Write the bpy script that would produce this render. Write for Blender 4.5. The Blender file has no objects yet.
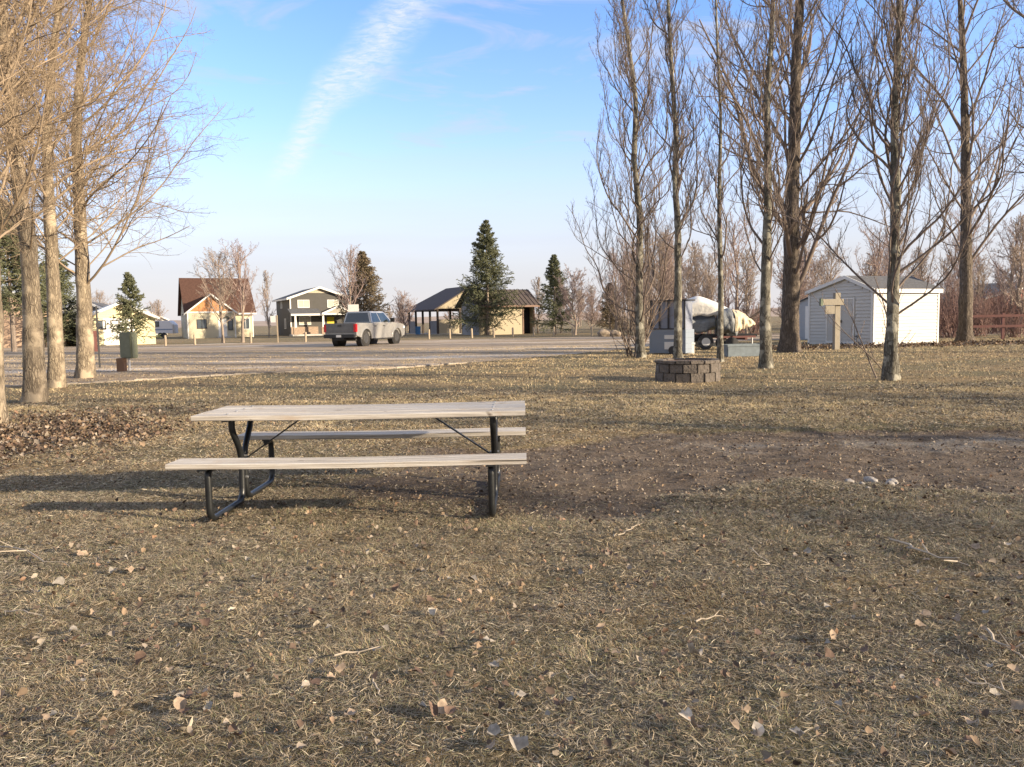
import bpy, math, random
import numpy as np
from mathutils import Vector, Matrix

# ---------------------------------------------------------------- camera, world, sun, exposure
sc = bpy.context.scene
COL = sc.collection
FPX, CAM_H = 769.85, 1.405
PITCH, ROLL = math.radians(4.726), math.radians(1.08)
cam_data = bpy.data.cameras.new('camera')
cam_data.sensor_fit = 'HORIZONTAL'; cam_data.sensor_width = 36.0
cam_data.lens = 36.0*FPX/1024.0
cam_data.clip_start = 0.05; cam_data.clip_end = 6000
cam = bpy.data.objects.new('camera', cam_data); COL.objects.link(cam)
Rm = (Matrix.Rotation(math.pi/2-PITCH, 4, 'X') @ Matrix.Rotation(-ROLL, 4, 'Z'))
cam.matrix_world = Matrix.Translation((0, 0, CAM_H)) @ Rm
sc.camera = cam
CR = np.array(Rm.to_3x3())

def ray(px, py):
    return CR @ np.array([px-512.0, 383.5-py, -FPX])
def P(px, py):
    """ground point seen at that pixel of the photograph"""
    d = ray(px, py); t = -CAM_H/d[2]
    return np.array([d[0]*t, d[1]*t])
def at(px, py, Y):
    d = ray(px, py); t = Y/d[1]
    return np.array([d[0]*t, Y, CAM_H+d[2]*t])

SUN_EL = math.radians(15.5)
SUN_AZ = math.atan2(0.93, -0.37)            # from +Y towards +X
sun_dir = Vector((math.sin(SUN_AZ)*math.cos(SUN_EL), math.cos(SUN_AZ)*math.cos(SUN_EL), math.sin(SUN_EL)))
sl = bpy.data.lights.new('sun', 'SUN'); sl.energy = 4.1; sl.angle = math.radians(0.8); sl.color = (1.0, 0.83, 0.60)
so = bpy.data.objects.new('sun', sl); COL.objects.link(so)
so.rotation_euler = (-sun_dir).to_track_quat('-Z', 'Y').to_euler()

world = bpy.data.worlds.new('World'); sc.world = world; world.use_nodes = True
wt = world.node_tree; wt.nodes.clear()
def wn(t, **k):
    n = wt.nodes.new(t)
    for a, b in k.items(): setattr(n, a, b)
    return n
def wmath(op, a, b=None, c=None):
    n = wn('ShaderNodeMath', operation=op)
    for i, v in enumerate((a, b, c)):
        if v is None: continue
        if isinstance(v, (int, float)): n.inputs[i].default_value = v
        else: wt.links.new(v, n.inputs[i])
    return n.outputs[0]
def wrange(v, a, b, c=0.0, d=1.0, smooth=True):
    n = wn('ShaderNodeMapRange'); n.interpolation_type = 'SMOOTHSTEP' if smooth else 'LINEAR'
    wt.links.new(v, n.inputs[0])
    for i, x in zip((1, 2, 3, 4), (a, b, c, d)): n.inputs[i].default_value = x
    return n.outputs[0]
def wmix(f, a, b):
    n = wn('ShaderNodeMix', data_type='RGBA')
    for i, v in ((0, f), (6, a), (7, b)):
        if isinstance(v, (tuple, float, int)): n.inputs[i].default_value = v
        else: wt.links.new(v, n.inputs[i])
    return n.outputs[2]
sky = wn('ShaderNodeTexSky'); sky.sky_type = 'NISHITA'; sky.sun_disc = False
sky.sun_elevation = SUN_EL; sky.sun_rotation = SUN_AZ
sky.altitude = 600; sky.air_density = 1.0; sky.dust_density = 0.6; sky.ozone_density = 1.6
tc = wn('ShaderNodeTexCoord'); sep = wn('ShaderNodeSeparateXYZ'); wt.links.new(tc.outputs['Generated'], sep.inputs[0])
ux = wmath('DIVIDE', sep.outputs[0], wmath('MAXIMUM', sep.outputs[1], 0.02))
uz = wmath('DIVIDE', sep.outputs[2], wmath('MAXIMUM', sep.outputs[1], 0.02))
comb = wn('ShaderNodeCombineXYZ'); wt.links.new(ux, comb.inputs[0]); wt.links.new(uz, comb.inputs[1])
# long streak of cirrus in the north: from (-0.28,.225) to (-0.12,.42)
a0 = (-0.30, 0.195); a1 = (-0.075, 0.455)
Ls = math.hypot(a1[0]-a0[0], a1[1]-a0[1]); tx, tz = (a1[0]-a0[0])/Ls, (a1[1]-a0[1])/Ls
du = wmath('SUBTRACT', ux, a0[0]); dv = wmath('SUBTRACT', uz, a0[1])
al = wmath('ADD', wmath('MULTIPLY', du, tx), wmath('MULTIPLY', dv, tz))
nz = wn('ShaderNodeTexNoise'); nz.inputs['Scale'].default_value = 9; nz.inputs['Detail'].default_value = 3
wt.links.new(comb.outputs[0], nz.inputs['Vector'])
wob = wmath('MULTIPLY', wmath('SUBTRACT', nz.outputs[0], 0.5), 0.07)
ac = wmath('ADD', wmath('ADD', wmath('MULTIPLY', du, -tz), wmath('MULTIPLY', dv, tx)), wob)
width = wrange(al, 0.0, 0.28, 0.012, 0.036, False)
acn = wmath('DIVIDE', wmath('ABSOLUTE', ac), width)
core = wmath('SUBTRACT', 1.0, wrange(acn, 0.0, 1.6))
ends = wmath('MULTIPLY', wrange(al, -0.03, 0.03), wmath('SUBTRACT', 1.0, wrange(al, 0.55, 0.9)))
mp = wn('ShaderNodeMapping'); mp.inputs['Rotation'].default_value = (0, 0, -math.radians(35)); mp.inputs['Scale'].default_value = (30, 110, 1)
wt.links.new(comb.outputs[0], mp.inputs[0])
rp = wn('ShaderNodeTexNoise'); rp.inputs['Scale'].default_value = 1.6; rp.inputs['Detail'].default_value = 6; rp.inputs['Roughness'].default_value = 0.68; rp.inputs['Distortion'].default_value = 0.6
wt.links.new(mp.outputs[0], rp.inputs['Vector'])
rip = wrange(rp.outputs[0], 0.3, 0.72, 0.25, 1.0)
streak = wmath('MULTIPLY', wmath('MULTIPLY', core, ends), rip)
# thin wisps
mp2 = wn('ShaderNodeMapping'); mp2.inputs['Rotation'].default_value = (0, 0, math.radians(17)); mp2.inputs['Scale'].default_value = (2.6, 13, 1); mp2.inputs['Location'].default_value = (3.1, 1.7, 0)
wt.links.new(comb.outputs[0], mp2.inputs[0])
w2 = wn('ShaderNodeTexNoise'); w2.inputs['Scale'].default_value = 1.3; w2.inputs['Detail'].default_value = 8; w2.inputs['Roughness'].default_value = 0.6; w2.inputs['Distortion'].default_value = 0.9
wt.links.new(mp2.outputs[0], w2.inputs['Vector'])
wisp = wmath('MULTIPLY', wrange(w2.outputs[0], 0.45, 0.70), 0.62)
# cirrostratus veil low down, its upper edge uneven
mp3 = wn('ShaderNodeMapping'); mp3.inputs['Scale'].default_value = (1.2, 14, 1); wt.links.new(comb.outputs[0], mp3.inputs[0])
w3 = wn('ShaderNodeTexNoise'); w3.inputs['Scale'].default_value = 1.5; w3.inputs['Detail'].default_value = 5; wt.links.new(mp3.outputs[0], w3.inputs['Vector'])
el = wmath('ADD', sep.outputs[2], wmath('MULTIPLY', wmath('SUBTRACT', w3.outputs[0], 0.5), 0.07))
veil = wrange(el, 0.03, 0.31, 0.92, 0.0)
veil2 = wrange(el, 0.0, 0.5, 0.25, 0.0)
f1 = wmath('MAXIMUM', wisp, wmath('MAXIMUM', veil, veil2))
skyc = wn('ShaderNodeHueSaturation'); wt.links.new(sky.outputs[0], skyc.inputs['Color'])
skyc.inputs['Hue'].default_value = 0.5; skyc.inputs['Saturation'].default_value = 1.26; skyc.inputs['Value'].default_value = 1.0
CLOUD = (1.80, 1.80, 1.95, 1)
tinted = wn('ShaderNodeMix', data_type='RGBA'); tinted.blend_type = 'MULTIPLY'; tinted.inputs[0].default_value = 1.0
wt.links.new(skyc.outputs[0], tinted.inputs[6]); tinted.inputs[7].default_value = (1.04, 0.845, 0.95, 1)
mixed0 = wmix(wmath('MULTIPLY', streak, 0.78), wmix(wmath('MINIMUM', f1, 1.0), tinted.outputs[2], CLOUD), (2.4, 2.45, 2.55, 1))
# unseen bright cloud overhead and sunward, added to neutralise the fill light
w4 = wn('ShaderNodeTexNoise'); w4.inputs['Scale'].default_value = 3.0; w4.inputs['Detail'].default_value = 6; wt.links.new(tc.outputs['Generated'], w4.inputs['Vector'])
sheet = wmath('MAXIMUM', wrange(sep.outputs[1], 0.25, -0.35, 0.0, 1.0), wrange(sep.outputs[2], 0.52, 0.85, 0.0, 1.0))
sheet = wmath('MULTIPLY', sheet, wrange(w4.outputs[0], 0.3, 0.6, 0.55, 0.9))
mixed = wmix(sheet, mixed0, (2.05, 2.05, 2.15, 1))
bg = wn('ShaderNodeBackground'); wt.links.new(mixed, bg.inputs[0]); bg.inputs[1].default_value = 0.15
ow = wn('ShaderNodeOutputWorld'); wt.links.new(bg.outputs[0], ow.inputs[0])

sc.view_settings.view_transform = 'Standard'; sc.view_settings.look = 'None'
sc.view_settings.gamma = 1.0; sc.view_settings.use_curve_mapping = False
sc.view_settings.exposure = 1.42
sc.render.engine = 'CYCLES'
sc.cycles.max_bounces = 5; sc.cycles.transparent_max_bounces = 6
sc.cycles.use_adaptive_sampling = True

# ---------------------------------------------------------------- helpers
def tag(o, label=None, cat=None, group=None, kind=None):
    if label: o['label'] = label
    if cat: o['category'] = cat
    if group: o['group'] = group
    if kind: o['kind'] = kind
    return o
def empty(name, loc=(0, 0, 0), rz=0.0):
    o = bpy.data.objects.new(name, None); COL.objects.link(o)
    o.location = loc; o.rotation_euler = (0, 0, rz); o.empty_display_size = 0.2
    return o
def np_mesh(name, verts, quads=None, tris=None, smooth=False, colors=None):
    me = bpy.data.meshes.new(name)
    verts = np.asarray(verts, dtype=np.float32).reshape(-1, 3)
    nq = 0 if quads is None else len(quads); nt = 0 if tris is None else len(tris)
    me.vertices.add(len(verts)); me.vertices.foreach_set('co', verts.ravel())
    loops = []
    if nq: loops.append(np.asarray(quads, dtype=np.int32).ravel())
    if nt: loops.append(np.asarray(tris, dtype=np.int32).ravel())
    loops = np.concatenate(loops)
    me.loops.add(len(loops)); me.loops.foreach_set('vertex_index', loops)
    me.polygons.add(nq+nt)
    st = np.concatenate([np.arange(nq)*4, nq*4+np.arange(nt)*3]).astype(np.int32)
    me.polygons.foreach_set('loop_start', st)
    if smooth: me.polygons.foreach_set('use_smooth', np.ones(nq+nt, dtype=bool))
    me.update(calc_edges=True)
    if colors is not None:
        at_ = me.color_attributes.new('tint', 'FLOAT_COLOR', 'POINT')
        c = np.ones((len(verts), 4), dtype=np.float32); c[:, :3] = colors
        at_.data.foreach_set('color', c.ravel())
    return me
def link(name, me, mat, parent=None):
    if me.materials: pass
    if mat is not None and not me.materials: me.materials.append(mat)
    o = bpy.data.objects.new(name, me); COL.objects.link(o)
    if parent is not None: o.parent = parent
    return o

class MB:
    """collects simple solids and builds them as one mesh"""
    def __init__(s): s.v = []; s.f = []
    def add(s, vs, fs):
        n = len(s.v); s.v += [tuple(map(float, v)) for v in vs]; s.f += [tuple(i+n for i in f) for f in fs]; return s
    def box(s, x0, x1, y0, y1, z0, z1, M=None):
        vs = [Vector((x, y, z)) for z in (z0, z1) for y in (y0, y1) for x in (x0, x1)]
        if M is not None: vs = [M @ v for v in vs]
        return s.add(vs, [(0, 2, 3, 1), (4, 5, 7, 6), (0, 1, 5, 4), (2, 6, 7, 3), (0, 4, 6, 2), (1, 3, 7, 5)])
    def prism(s, poly, axis, a, b, M=None):
        """poly: 2D outline; extruded along axis 'x' (poly = y,z), 'y' (poly = x,z) or 'z' (poly = x,y)"""
        def m(p, t): return {'x': (t, p[0], p[1]), 'y': (p[0], t, p[1]), 'z': (p[0], p[1], t)}[axis]
        n = len(poly); vs = [Vector(m(p, a)) for p in poly]+[Vector(m(p, b)) for p in poly]
        if M is not None: vs = [M @ v for v in vs]
        fs = [tuple(range(n))[::-1], tuple(range(n, 2*n))]+[(i, (i+1) % n, n+(i+1) % n, n+i) for i in range(n)]
        return s.add(vs, fs)
    def tube(s, pts, r, n=8, cap=True):
        pts = [Vector(p) for p in pts]; N = len(pts)
        rr = r if isinstance(r, (list, tuple)) else [r]*N
        t0 = (pts[1]-pts[0]).normalized(); ref = Vector((0, 0, 1)) if abs(t0.z) < 0.9 else Vector((1, 0, 0))
        u = t0.cross(ref).normalized(); vs = []
        for i, p in enumerate(pts):
            t = ((pts[min(i+1, N-1)]-pts[max(i-1, 0)])).normalized()
            u = (u-t*u.dot(t)).normalized(); w = t.cross(u)
            vs += [p+(u*math.cos(2*math.pi*k/n)+w*math.sin(2*math.pi*k/n))*rr[i] for k in range(n)]
        fs = [(i*n+k, i*n+(k+1) % n, (i+1)*n+(k+1) % n, (i+1)*n+k) for i in range(N-1) for k in range(n)]
        if cap: fs += [tuple(range(n))[::-1], tuple(range((N-1)*n, N*n))]
        return s.add(vs, fs)
    def build(s, name, mat, parent=None, smooth=False, bevel=0.0):
        me = bpy.data.meshes.new(name); me.from_pydata(s.v, [], s.f)
        import bmesh
        bm = bmesh.new(); bm.from_mesh(me); bmesh.ops.recalc_face_normals(bm, faces=bm.faces)
        if bevel: bmesh.ops.bevel(bm, geom=[e for e in bm.edges if e.calc_face_angle(0) > 0.5], offset=bevel, segments=2, affect='EDGES', clamp_overlap=True)
        bm.to_mesh(me); bm.free()
        if smooth:
            for p in me.polygons: p.use_smooth = True
            try: me.set_sharp_from_angle(angle=math.radians(40))
            except Exception: pass
        return link(name, me, mat, parent)

def fillet(pts, r, n=5):
    """round the corners of a polyline"""
    pts = [Vector(p) for p in pts]; out = [pts[0]]
    for i in range(1, len(pts)-1):
        a, b, c = pts[i-1], pts[i], pts[i+1]
        d1 = (a-b); d2 = (c-b); rr = min(r, d1.length*0.45, d2.length*0.45)
        p1 = b+d1.normalized()*rr; p2 = b+d2.normalized()*rr
        for k in range(n+1):
            t = k/n; out.append(p1*(1-t)**2+b*2*t*(1-t)+p2*t*t)
    out.append(pts[-1]); return out

# numpy value noise
class Noise2:
    def __init__(s, seed): s.g = np.random.default_rng(seed).random((256, 256))
    def __call__(s, x, y):
        x = np.asarray(x, float); y = np.asarray(y, float)
        xi = np.floor(x).astype(int); yi = np.floor(y).astype(int); fx = x-xi; fy = y-yi
        fx = fx*fx*(3-2*fx); fy = fy*fy*(3-2*fy); g = s.g
        a = g[xi % 256, yi % 256]; b = g[(xi+1) % 256, yi % 256]; c = g[xi % 256, (yi+1) % 256]; d = g[(xi+1) % 256, (yi+1) % 256]
        return a*(1-fx)*(1-fy)+b*fx*(1-fy)+c*(1-fx)*fy+d*fx*fy
    def fbm(s, x, y, o=4, r=0.5):
        t = 0; a = 1; n = 0
        for i in range(o): t = t+a*s(x*2**i+17.3*i, y*2**i+9.1*i); n += a; a *= r
        return t/n
N1, N2, N3 = Noise2(1), Noise2(2), Noise2(3)
def sstep(v, a, b):
    t = np.clip((v-a)/(b-a), 0, 1); return t*t*(3-2*t)

# ---------------------------------------------------------------- materials
MATS = {}
def nmat(name):
    m = bpy.data.materials.new(name); m.use_nodes = True; nt = m.node_tree
    b = nt.nodes['Principled BSDF']; MATS[name] = m
    return m, nt, b
def mat(name, col, rough=0.7, metal=0.0, var=0.18, scale=6.0, bump=0.0, bscale=30.0, col2=None, stretch=(1, 1, 1), spec=0.5, detail=5, tint=False, emis=None, coat=0.0):
    m, nt, b = nmat(name)
    n = nt.nodes; L = nt.links
    tcn = n.new('ShaderNodeTexCoord'); mp_ = n.new('ShaderNodeMapping'); mp_.inputs['Scale'].default_value = stretch
    L.new(tcn.outputs['Object'], mp_.inputs[0])
    nz_ = n.new('ShaderNodeTexNoise'); nz_.inputs['Scale'].default_value = scale; nz_.inputs['Detail'].default_value = detail; nz_.inputs['Roughness'].default_value = 0.62
    L.new(mp_.outputs[0], nz_.inputs['Vector'])
    rg = n.new('ShaderNodeMapRange'); rg.inputs[1].default_value = 0.3; rg.inputs[2].default_value = 0.7; L.new(nz_.outputs[0], rg.inputs[0])
    mx = n.new('ShaderNodeMix'); mx.data_type = 'RGBA'
    c1 = tuple(max(0, c*(1-var)) for c in col)+(1,); c2 = (tuple(col2)+(1,)) if col2 else tuple(min(1, c*(1+var)) for c in col)+(1,)
    if col2: c1 = tuple(col)+(1,)
    mx.inputs[6].default_value = c1; mx.inputs[7].default_value = c2; L.new(rg.outputs[0], mx.inputs[0])
    out = mx.outputs[2]
    if tint:
        at_ = n.new('ShaderNodeAttribute'); at_.attribute_name = 'tint'
        m2 = n.new('ShaderNodeMix'); m2.data_type = 'RGBA'; m2.blend_type = 'MULTIPLY'; m2.inputs[0].default_value = 1
        L.new(out, m2.inputs[6]); L.new(at_.outputs['Color'], m2.inputs[7]); out = m2.outputs[2]
    L.new(out, b.inputs['Base Color'])
    b.inputs['Roughness'].default_value = rough; b.inputs['Metallic'].default_value = metal; b.inputs['Specular IOR Level'].default_value = spec
    if coat: b.inputs['Coat Weight'].default_value = coat
    if bump:
        nb = n.new('ShaderNodeTexNoise'); nb.inputs['Scale'].default_value = bscale; nb.inputs['Detail'].default_value = 6; L.new(mp_.outputs[0], nb.inputs['Vector'])
        bp = n.new('ShaderNodeBump'); bp.inputs['Strength'].default_value = 1.0; bp.inputs['Distance'].default_value = bump
        L.new(nb.outputs[0], bp.inputs['Height']); L.new(bp.outputs[0], b.inputs['Normal'])
    return m
def bark(name, c_light, c_dark, vs=9.0, patches=0.5, bump=0.02, c_patch=None, stretch=0.25):
    m, nt, b = nmat(name); n = nt.nodes; L = nt.links
    tcn = n.new('ShaderNodeTexCoord'); mp_ = n.new('ShaderNodeMapping'); mp_.inputs['Scale'].default_value = (1, 1, stretch); L.new(tcn.outputs['Object'], mp_.inputs[0])
    a = n.new('ShaderNodeTexNoise'); a.inputs['Scale'].default_value = vs*2; a.inputs['Detail'].default_value = 8; a.inputs['Roughness'].default_value = 0.7; a.inputs['Distortion'].default_value = 0.5; L.new(mp_.outputs[0], a.inputs['Vector'])
    v = n.new('ShaderNodeTexVoronoi'); v.feature = 'DISTANCE_TO_EDGE'; v.inputs['Scale'].default_value = vs*2.2; L.new(mp_.outputs[0], v.inputs['Vector'])
    vr = n.new('ShaderNodeMapRange'); vr.inputs[1].default_value = 0.0; vr.inputs[2].default_value = 0.12; L.new(v.outputs[0], vr.inputs[0])
    ra = n.new('ShaderNodeMapRange'); ra.inputs[1].default_value = 0.36; ra.inputs[2].default_value = 0.62; L.new(a.outputs[0], ra.inputs[0])
    mul = n.new('ShaderNodeMath'); mul.operation = 'MULTIPLY'; L.new(vr.outputs[0], mul.inputs[0]); L.new(ra.outputs[0], mul.inputs[1])
    mx = n.new('ShaderNodeMix'); mx.data_type = 'RGBA'; mx.inputs[6].default_value = tuple(c_dark)+(1,); mx.inputs[7].default_value = tuple(c_light)+(1,)
    # smooth bark higher up / between: mix of crack pattern
    big = n.new('ShaderNodeTexNoise'); big.inputs['Scale'].default_value = 2.2; big.inputs['Detail'].default_value = 4; L.new(tcn.outputs['Object'], big.inputs['Vector'])
    rb = n.new('ShaderNodeMapRange'); rb.inputs[1].default_value = 0.62-patches*0.3; rb.inputs[2].default_value = 0.75-patches*0.3; L.new(big.outputs[0], rb.inputs[0])
    mm = n.new('ShaderNodeMath'); mm.operation = 'MAXIMUM'; L.new(mul.outputs[0], mm.inputs[0])
    hb = n.new('ShaderNodeMath'); hb.operation = 'MULTIPLY'; hb.inputs[1].default_value = 0.85; L.new(rb.outputs[0], hb.inputs[0]); L.new(hb.outputs[0], mm.inputs[1])
    L.new(mm.outputs[0], mx.inputs[0]); out = mx.outputs[2]
    if c_patch:
        pn = n.new('ShaderNodeTexNoise'); pn.inputs['Scale'].default_value = 4.5; pn.inputs['Detail'].default_value = 5; L.new(tcn.outputs['Object'], pn.inputs['Vector'])
        pr = n.new('ShaderNodeMapRange'); pr.inputs[1].default_value = 0.54; pr.inputs[2].default_value = 0.6; L.new(pn.outputs[0], pr.inputs[0])
        m3 = n.new('ShaderNodeMix'); m3.data_type = 'RGBA'; m3.inputs[7].default_value = tuple(c_patch)+(1,); L.new(pr.outputs[0], m3.inputs[0]); L.new(out, m3.inputs[6]); out = m3.outputs[2]
    L.new(out, b.inputs['Base Color']); b.inputs['Roughness'].default_value = 0.9; b.inputs['Specular IOR Level'].default_value = 0.2
    bp = n.new('ShaderNodeBump'); bp.inputs['Distance'].default_value = bump; L.new(mm.outputs[0], bp.inputs['Height']); L.new(bp.outputs[0], b.inputs['Normal'])
    return m

M_bark_tan = bark('bark_tan', (0.41, 0.335, 0.24), (0.12, 0.095, 0.07), 9, 0.5, 0.02)
M_bark_grey = bark('bark_grey', (0.225, 0.21, 0.17), (0.06, 0.052, 0.042), 9, 0.45, 0.02, (0.27, 0.255, 0.21))
M_bark_brown = bark('bark_brown', (0.27, 0.22, 0.175), (0.075, 0.06, 0.048), 9, 0.1, 0.04, stretch=0.12)
M_twig_tan = mat('twig_tan', (0.26, 0.195, 0.13), 0.8, var=0.3, scale=1.3)
M_twig_grey = mat('twig_grey', (0.145, 0.11, 0.09), 0.8, var=0.3, scale=1.3)
M_twig_brown = mat('twig_brown', (0.165, 0.125, 0.10), 0.8, var=0.3, scale=1.3)
M_twig_far = mat('twig_far', (0.31, 0.245, 0.20), 0.9, var=0.2, scale=0.7)
M_twig_pink = mat('twig_pink', (0.29, 0.215, 0.19), 0.9, var=0.2, scale=0.7)
M_twig_red = mat('twig_red', (0.17, 0.10, 0.085), 0.9, var=0.25, scale=0.9)
M_needle = mat('needle_green', (0.075, 0.088, 0.046), 0.8, scale=1.5, col2=(0.17, 0.17, 0.09))
M_needle_pale = mat('needle_brown', (0.12, 0.10, 0.058), 0.8, scale=1.5, col2=(0.25, 0.185, 0.115))
def wood_material():
    m, nt, b = nmat('weathered_wood'); n = nt.nodes; L = nt.links; tcn = n.new('ShaderNodeTexCoord')
    def noise(st, d, r, dist=0.0):
        mp_ = n.new('ShaderNodeMapping'); mp_.inputs['Scale'].default_value = st; L.new(tcn.outputs['Object'], mp_.inputs[0])
        q = n.new('ShaderNodeTexNoise'); q.inputs['Scale'].default_value = 1; q.inputs['Detail'].default_value = d; q.inputs['Roughness'].default_value = r; q.inputs['Distortion'].default_value = dist; L.new(mp_.outputs[0], q.inputs['Vector']); return q.outputs[0]
    def rng(v, a, b2, c=0, d=1):
        q = n.new('ShaderNodeMapRange'); L.new(v, q.inputs[0])
        for i, x in zip((1, 2, 3, 4), (a, b2, c, d)): q.inputs[i].default_value = x
        return q.outputs[0]
    def mix(f, a, c, mode='MIX'):
        q = n.new('ShaderNodeMix'); q.data_type = 'RGBA'; q.blend_type = mode
        for i, v in ((0, f), (6, a), (7, c)):
            if isinstance(v, tuple): q.inputs[i].default_value = v+(1,)
            else: L.new(v, q.inputs[i])
        return q.outputs[2]
    grain = noise((1.6, 75, 75), 8, .7, .3); band = noise((.9, 9, 9), 4, .6); stain = noise((3.5, 5, 5), 5, .65, .5); crack = noise((.8, 120, 60), 3, .5); knot = noise((7, 16, 16), 1, .5)
    c = mix(rng(band, .35, .65), (.66, .62, .56), (.50, .455, .395))
    c = mix(rng(grain, .40, .62), mix(rng(band, .3, .7), (.42, .375, .32), (.30, .262, .22)), c)
    c = mix(rng(stain, .56, .70, 0, .55), c, (.40, .30, .21))
    c = mix(rng(crack, .64, .69, 0, .85), c, (.05, .04, .033)); c = mix(rng(knot, .74, .78, 0, .8), c, (.08, .05, .035))
    L.new(c, b.inputs['Base Color']); b.inputs['Roughness'].default_value = .9; b.inputs['Specular IOR Level'].default_value = .2
    bp = n.new('ShaderNodeBump'); bp.inputs['Distance'].default_value = .004; L.new(grain, bp.inputs['Height']); L.new(bp.outputs[0], b.inputs['Normal'])
    return m
M_wood_grey = wood_material()
M_steel = mat('black_steel', (0.012, 0.013, 0.014), 0.38, var=0.3, spec=0.5, bump=0.0006, bscale=60)
M_bolt = mat('zinc_bolt', (0.5, 0.5, 0.5), 0.4, metal=0.8)

# ---------------------------------------------------------------- ground
def ground_z(x, y):
    x = np.asarray(x, float); y = np.asarray(y, float)
    r = np.sqrt(x*x+y*y)
    near = 1-sstep(r, 12, 40)
    z = ((N1.fbm(x*0.9+5, y*0.9, 3)-0.5)*0.07+(N2.fbm(x*5, y*5, 2)-0.5)*0.022)*near
    # shallow ruts of the bare track
    z = z-0.05*dirt_mask(x, y)*near+(N3(x*3, y*3)-0.5)*0.03*dirt_mask(x, y)*near
    # keep it level under the table frames
    tb = np.exp(-(((x+1.15)/1.6)**4+((y-6.03)/1.0)**4))
    return z*(1-tb)
def dirt_mask(x, y):
    x = np.asarray(x, float); y = np.asarray(y, float)
    n = (N1.fbm(x*0.55+40, y*0.8+3, 4)-0.5)*2.2
    # bare band running to the right, a little deeper away with distance
    yc = 7.3+0.03*x; half = 2.45+0.05*np.clip(x, 0, 12)
    d = 1-np.abs(y-yc)/half
    left = sstep(x, -2.4, 0.2)
    m = sstep(d+n*0.62, 0.12, 0.42)*left
    # worn earth under the picnic table
    t = 1-np.sqrt(((x+0.75)/1.35)**2+((y-6.5)/0.75)**2)
    return np.clip(np.maximum(m, sstep(t+n*0.5, -0.1, 0.4)*0.95), 0, 1)
def path_mask(x, y):
    x = np.asarray(x, float); y = np.asarray(y, float)
    n = (N2.fbm(x*0.7+11, y*0.9+7, 4)-0.5)*2
    d = 1-np.abs(y-(8.5+0.02*x))/0.85
    return sstep(d+n*1.4, 0.3, 1.3)*sstep(x, 1.3, 2.8)*0.8
LEAFC = [P(35, 402), P(-5, 424), P(70, 395)]
def leaf_mask(x, y):
    x = np.asarray(x, float); y = np.asarray(y, float)
    n = (N3.fbm(x*0.8+3, y*0.8+8, 4)-0.5)*2
    d = 1-np.sqrt(((x+6.9)/2.9)**2+((y-9.6)/3.4)**2)
    return sstep(d+n*0.5, 0.0, 0.6)
def axis(a, b, d0, d1, g):
    out = [0.0]
    s = d0
    while out[-1] < b: out.append(out[-1]+s); s = s if out[-1] < d1 else s*g
    return np.array(out)
xp = axis(0, 3000, 0.07, 8, 1.06); xs = np.concatenate([-xp[:0:-1], xp])
yp = axis(0, 3000, 0.06, 12, 1.05); yn = axis(0, 400, 0.5, 2, 1.25); ys = np.concatenate([-yn[:0:-1], yp])
GX, GY = np.meshgrid(xs, ys, indexing='ij')
GZ = ground_z(GX, GY)
nx, ny = GX.shape
idx = np.arange(nx*ny).reshape(nx, ny)
quads = np.stack([idx[:-1, :-1], idx[1:, :-1], idx[1:, 1:], idx[:-1, 1:]], -1).reshape(-1, 4)
gm = np_mesh('ground', np.stack([GX, GY, GZ], -1).reshape(-1, 3), quads, smooth=True,
             colors=np.stack([dirt_mask(GX, GY), path_mask(GX, GY), leaf_mask(GX, GY)], -1).reshape(-1, 3))
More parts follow.
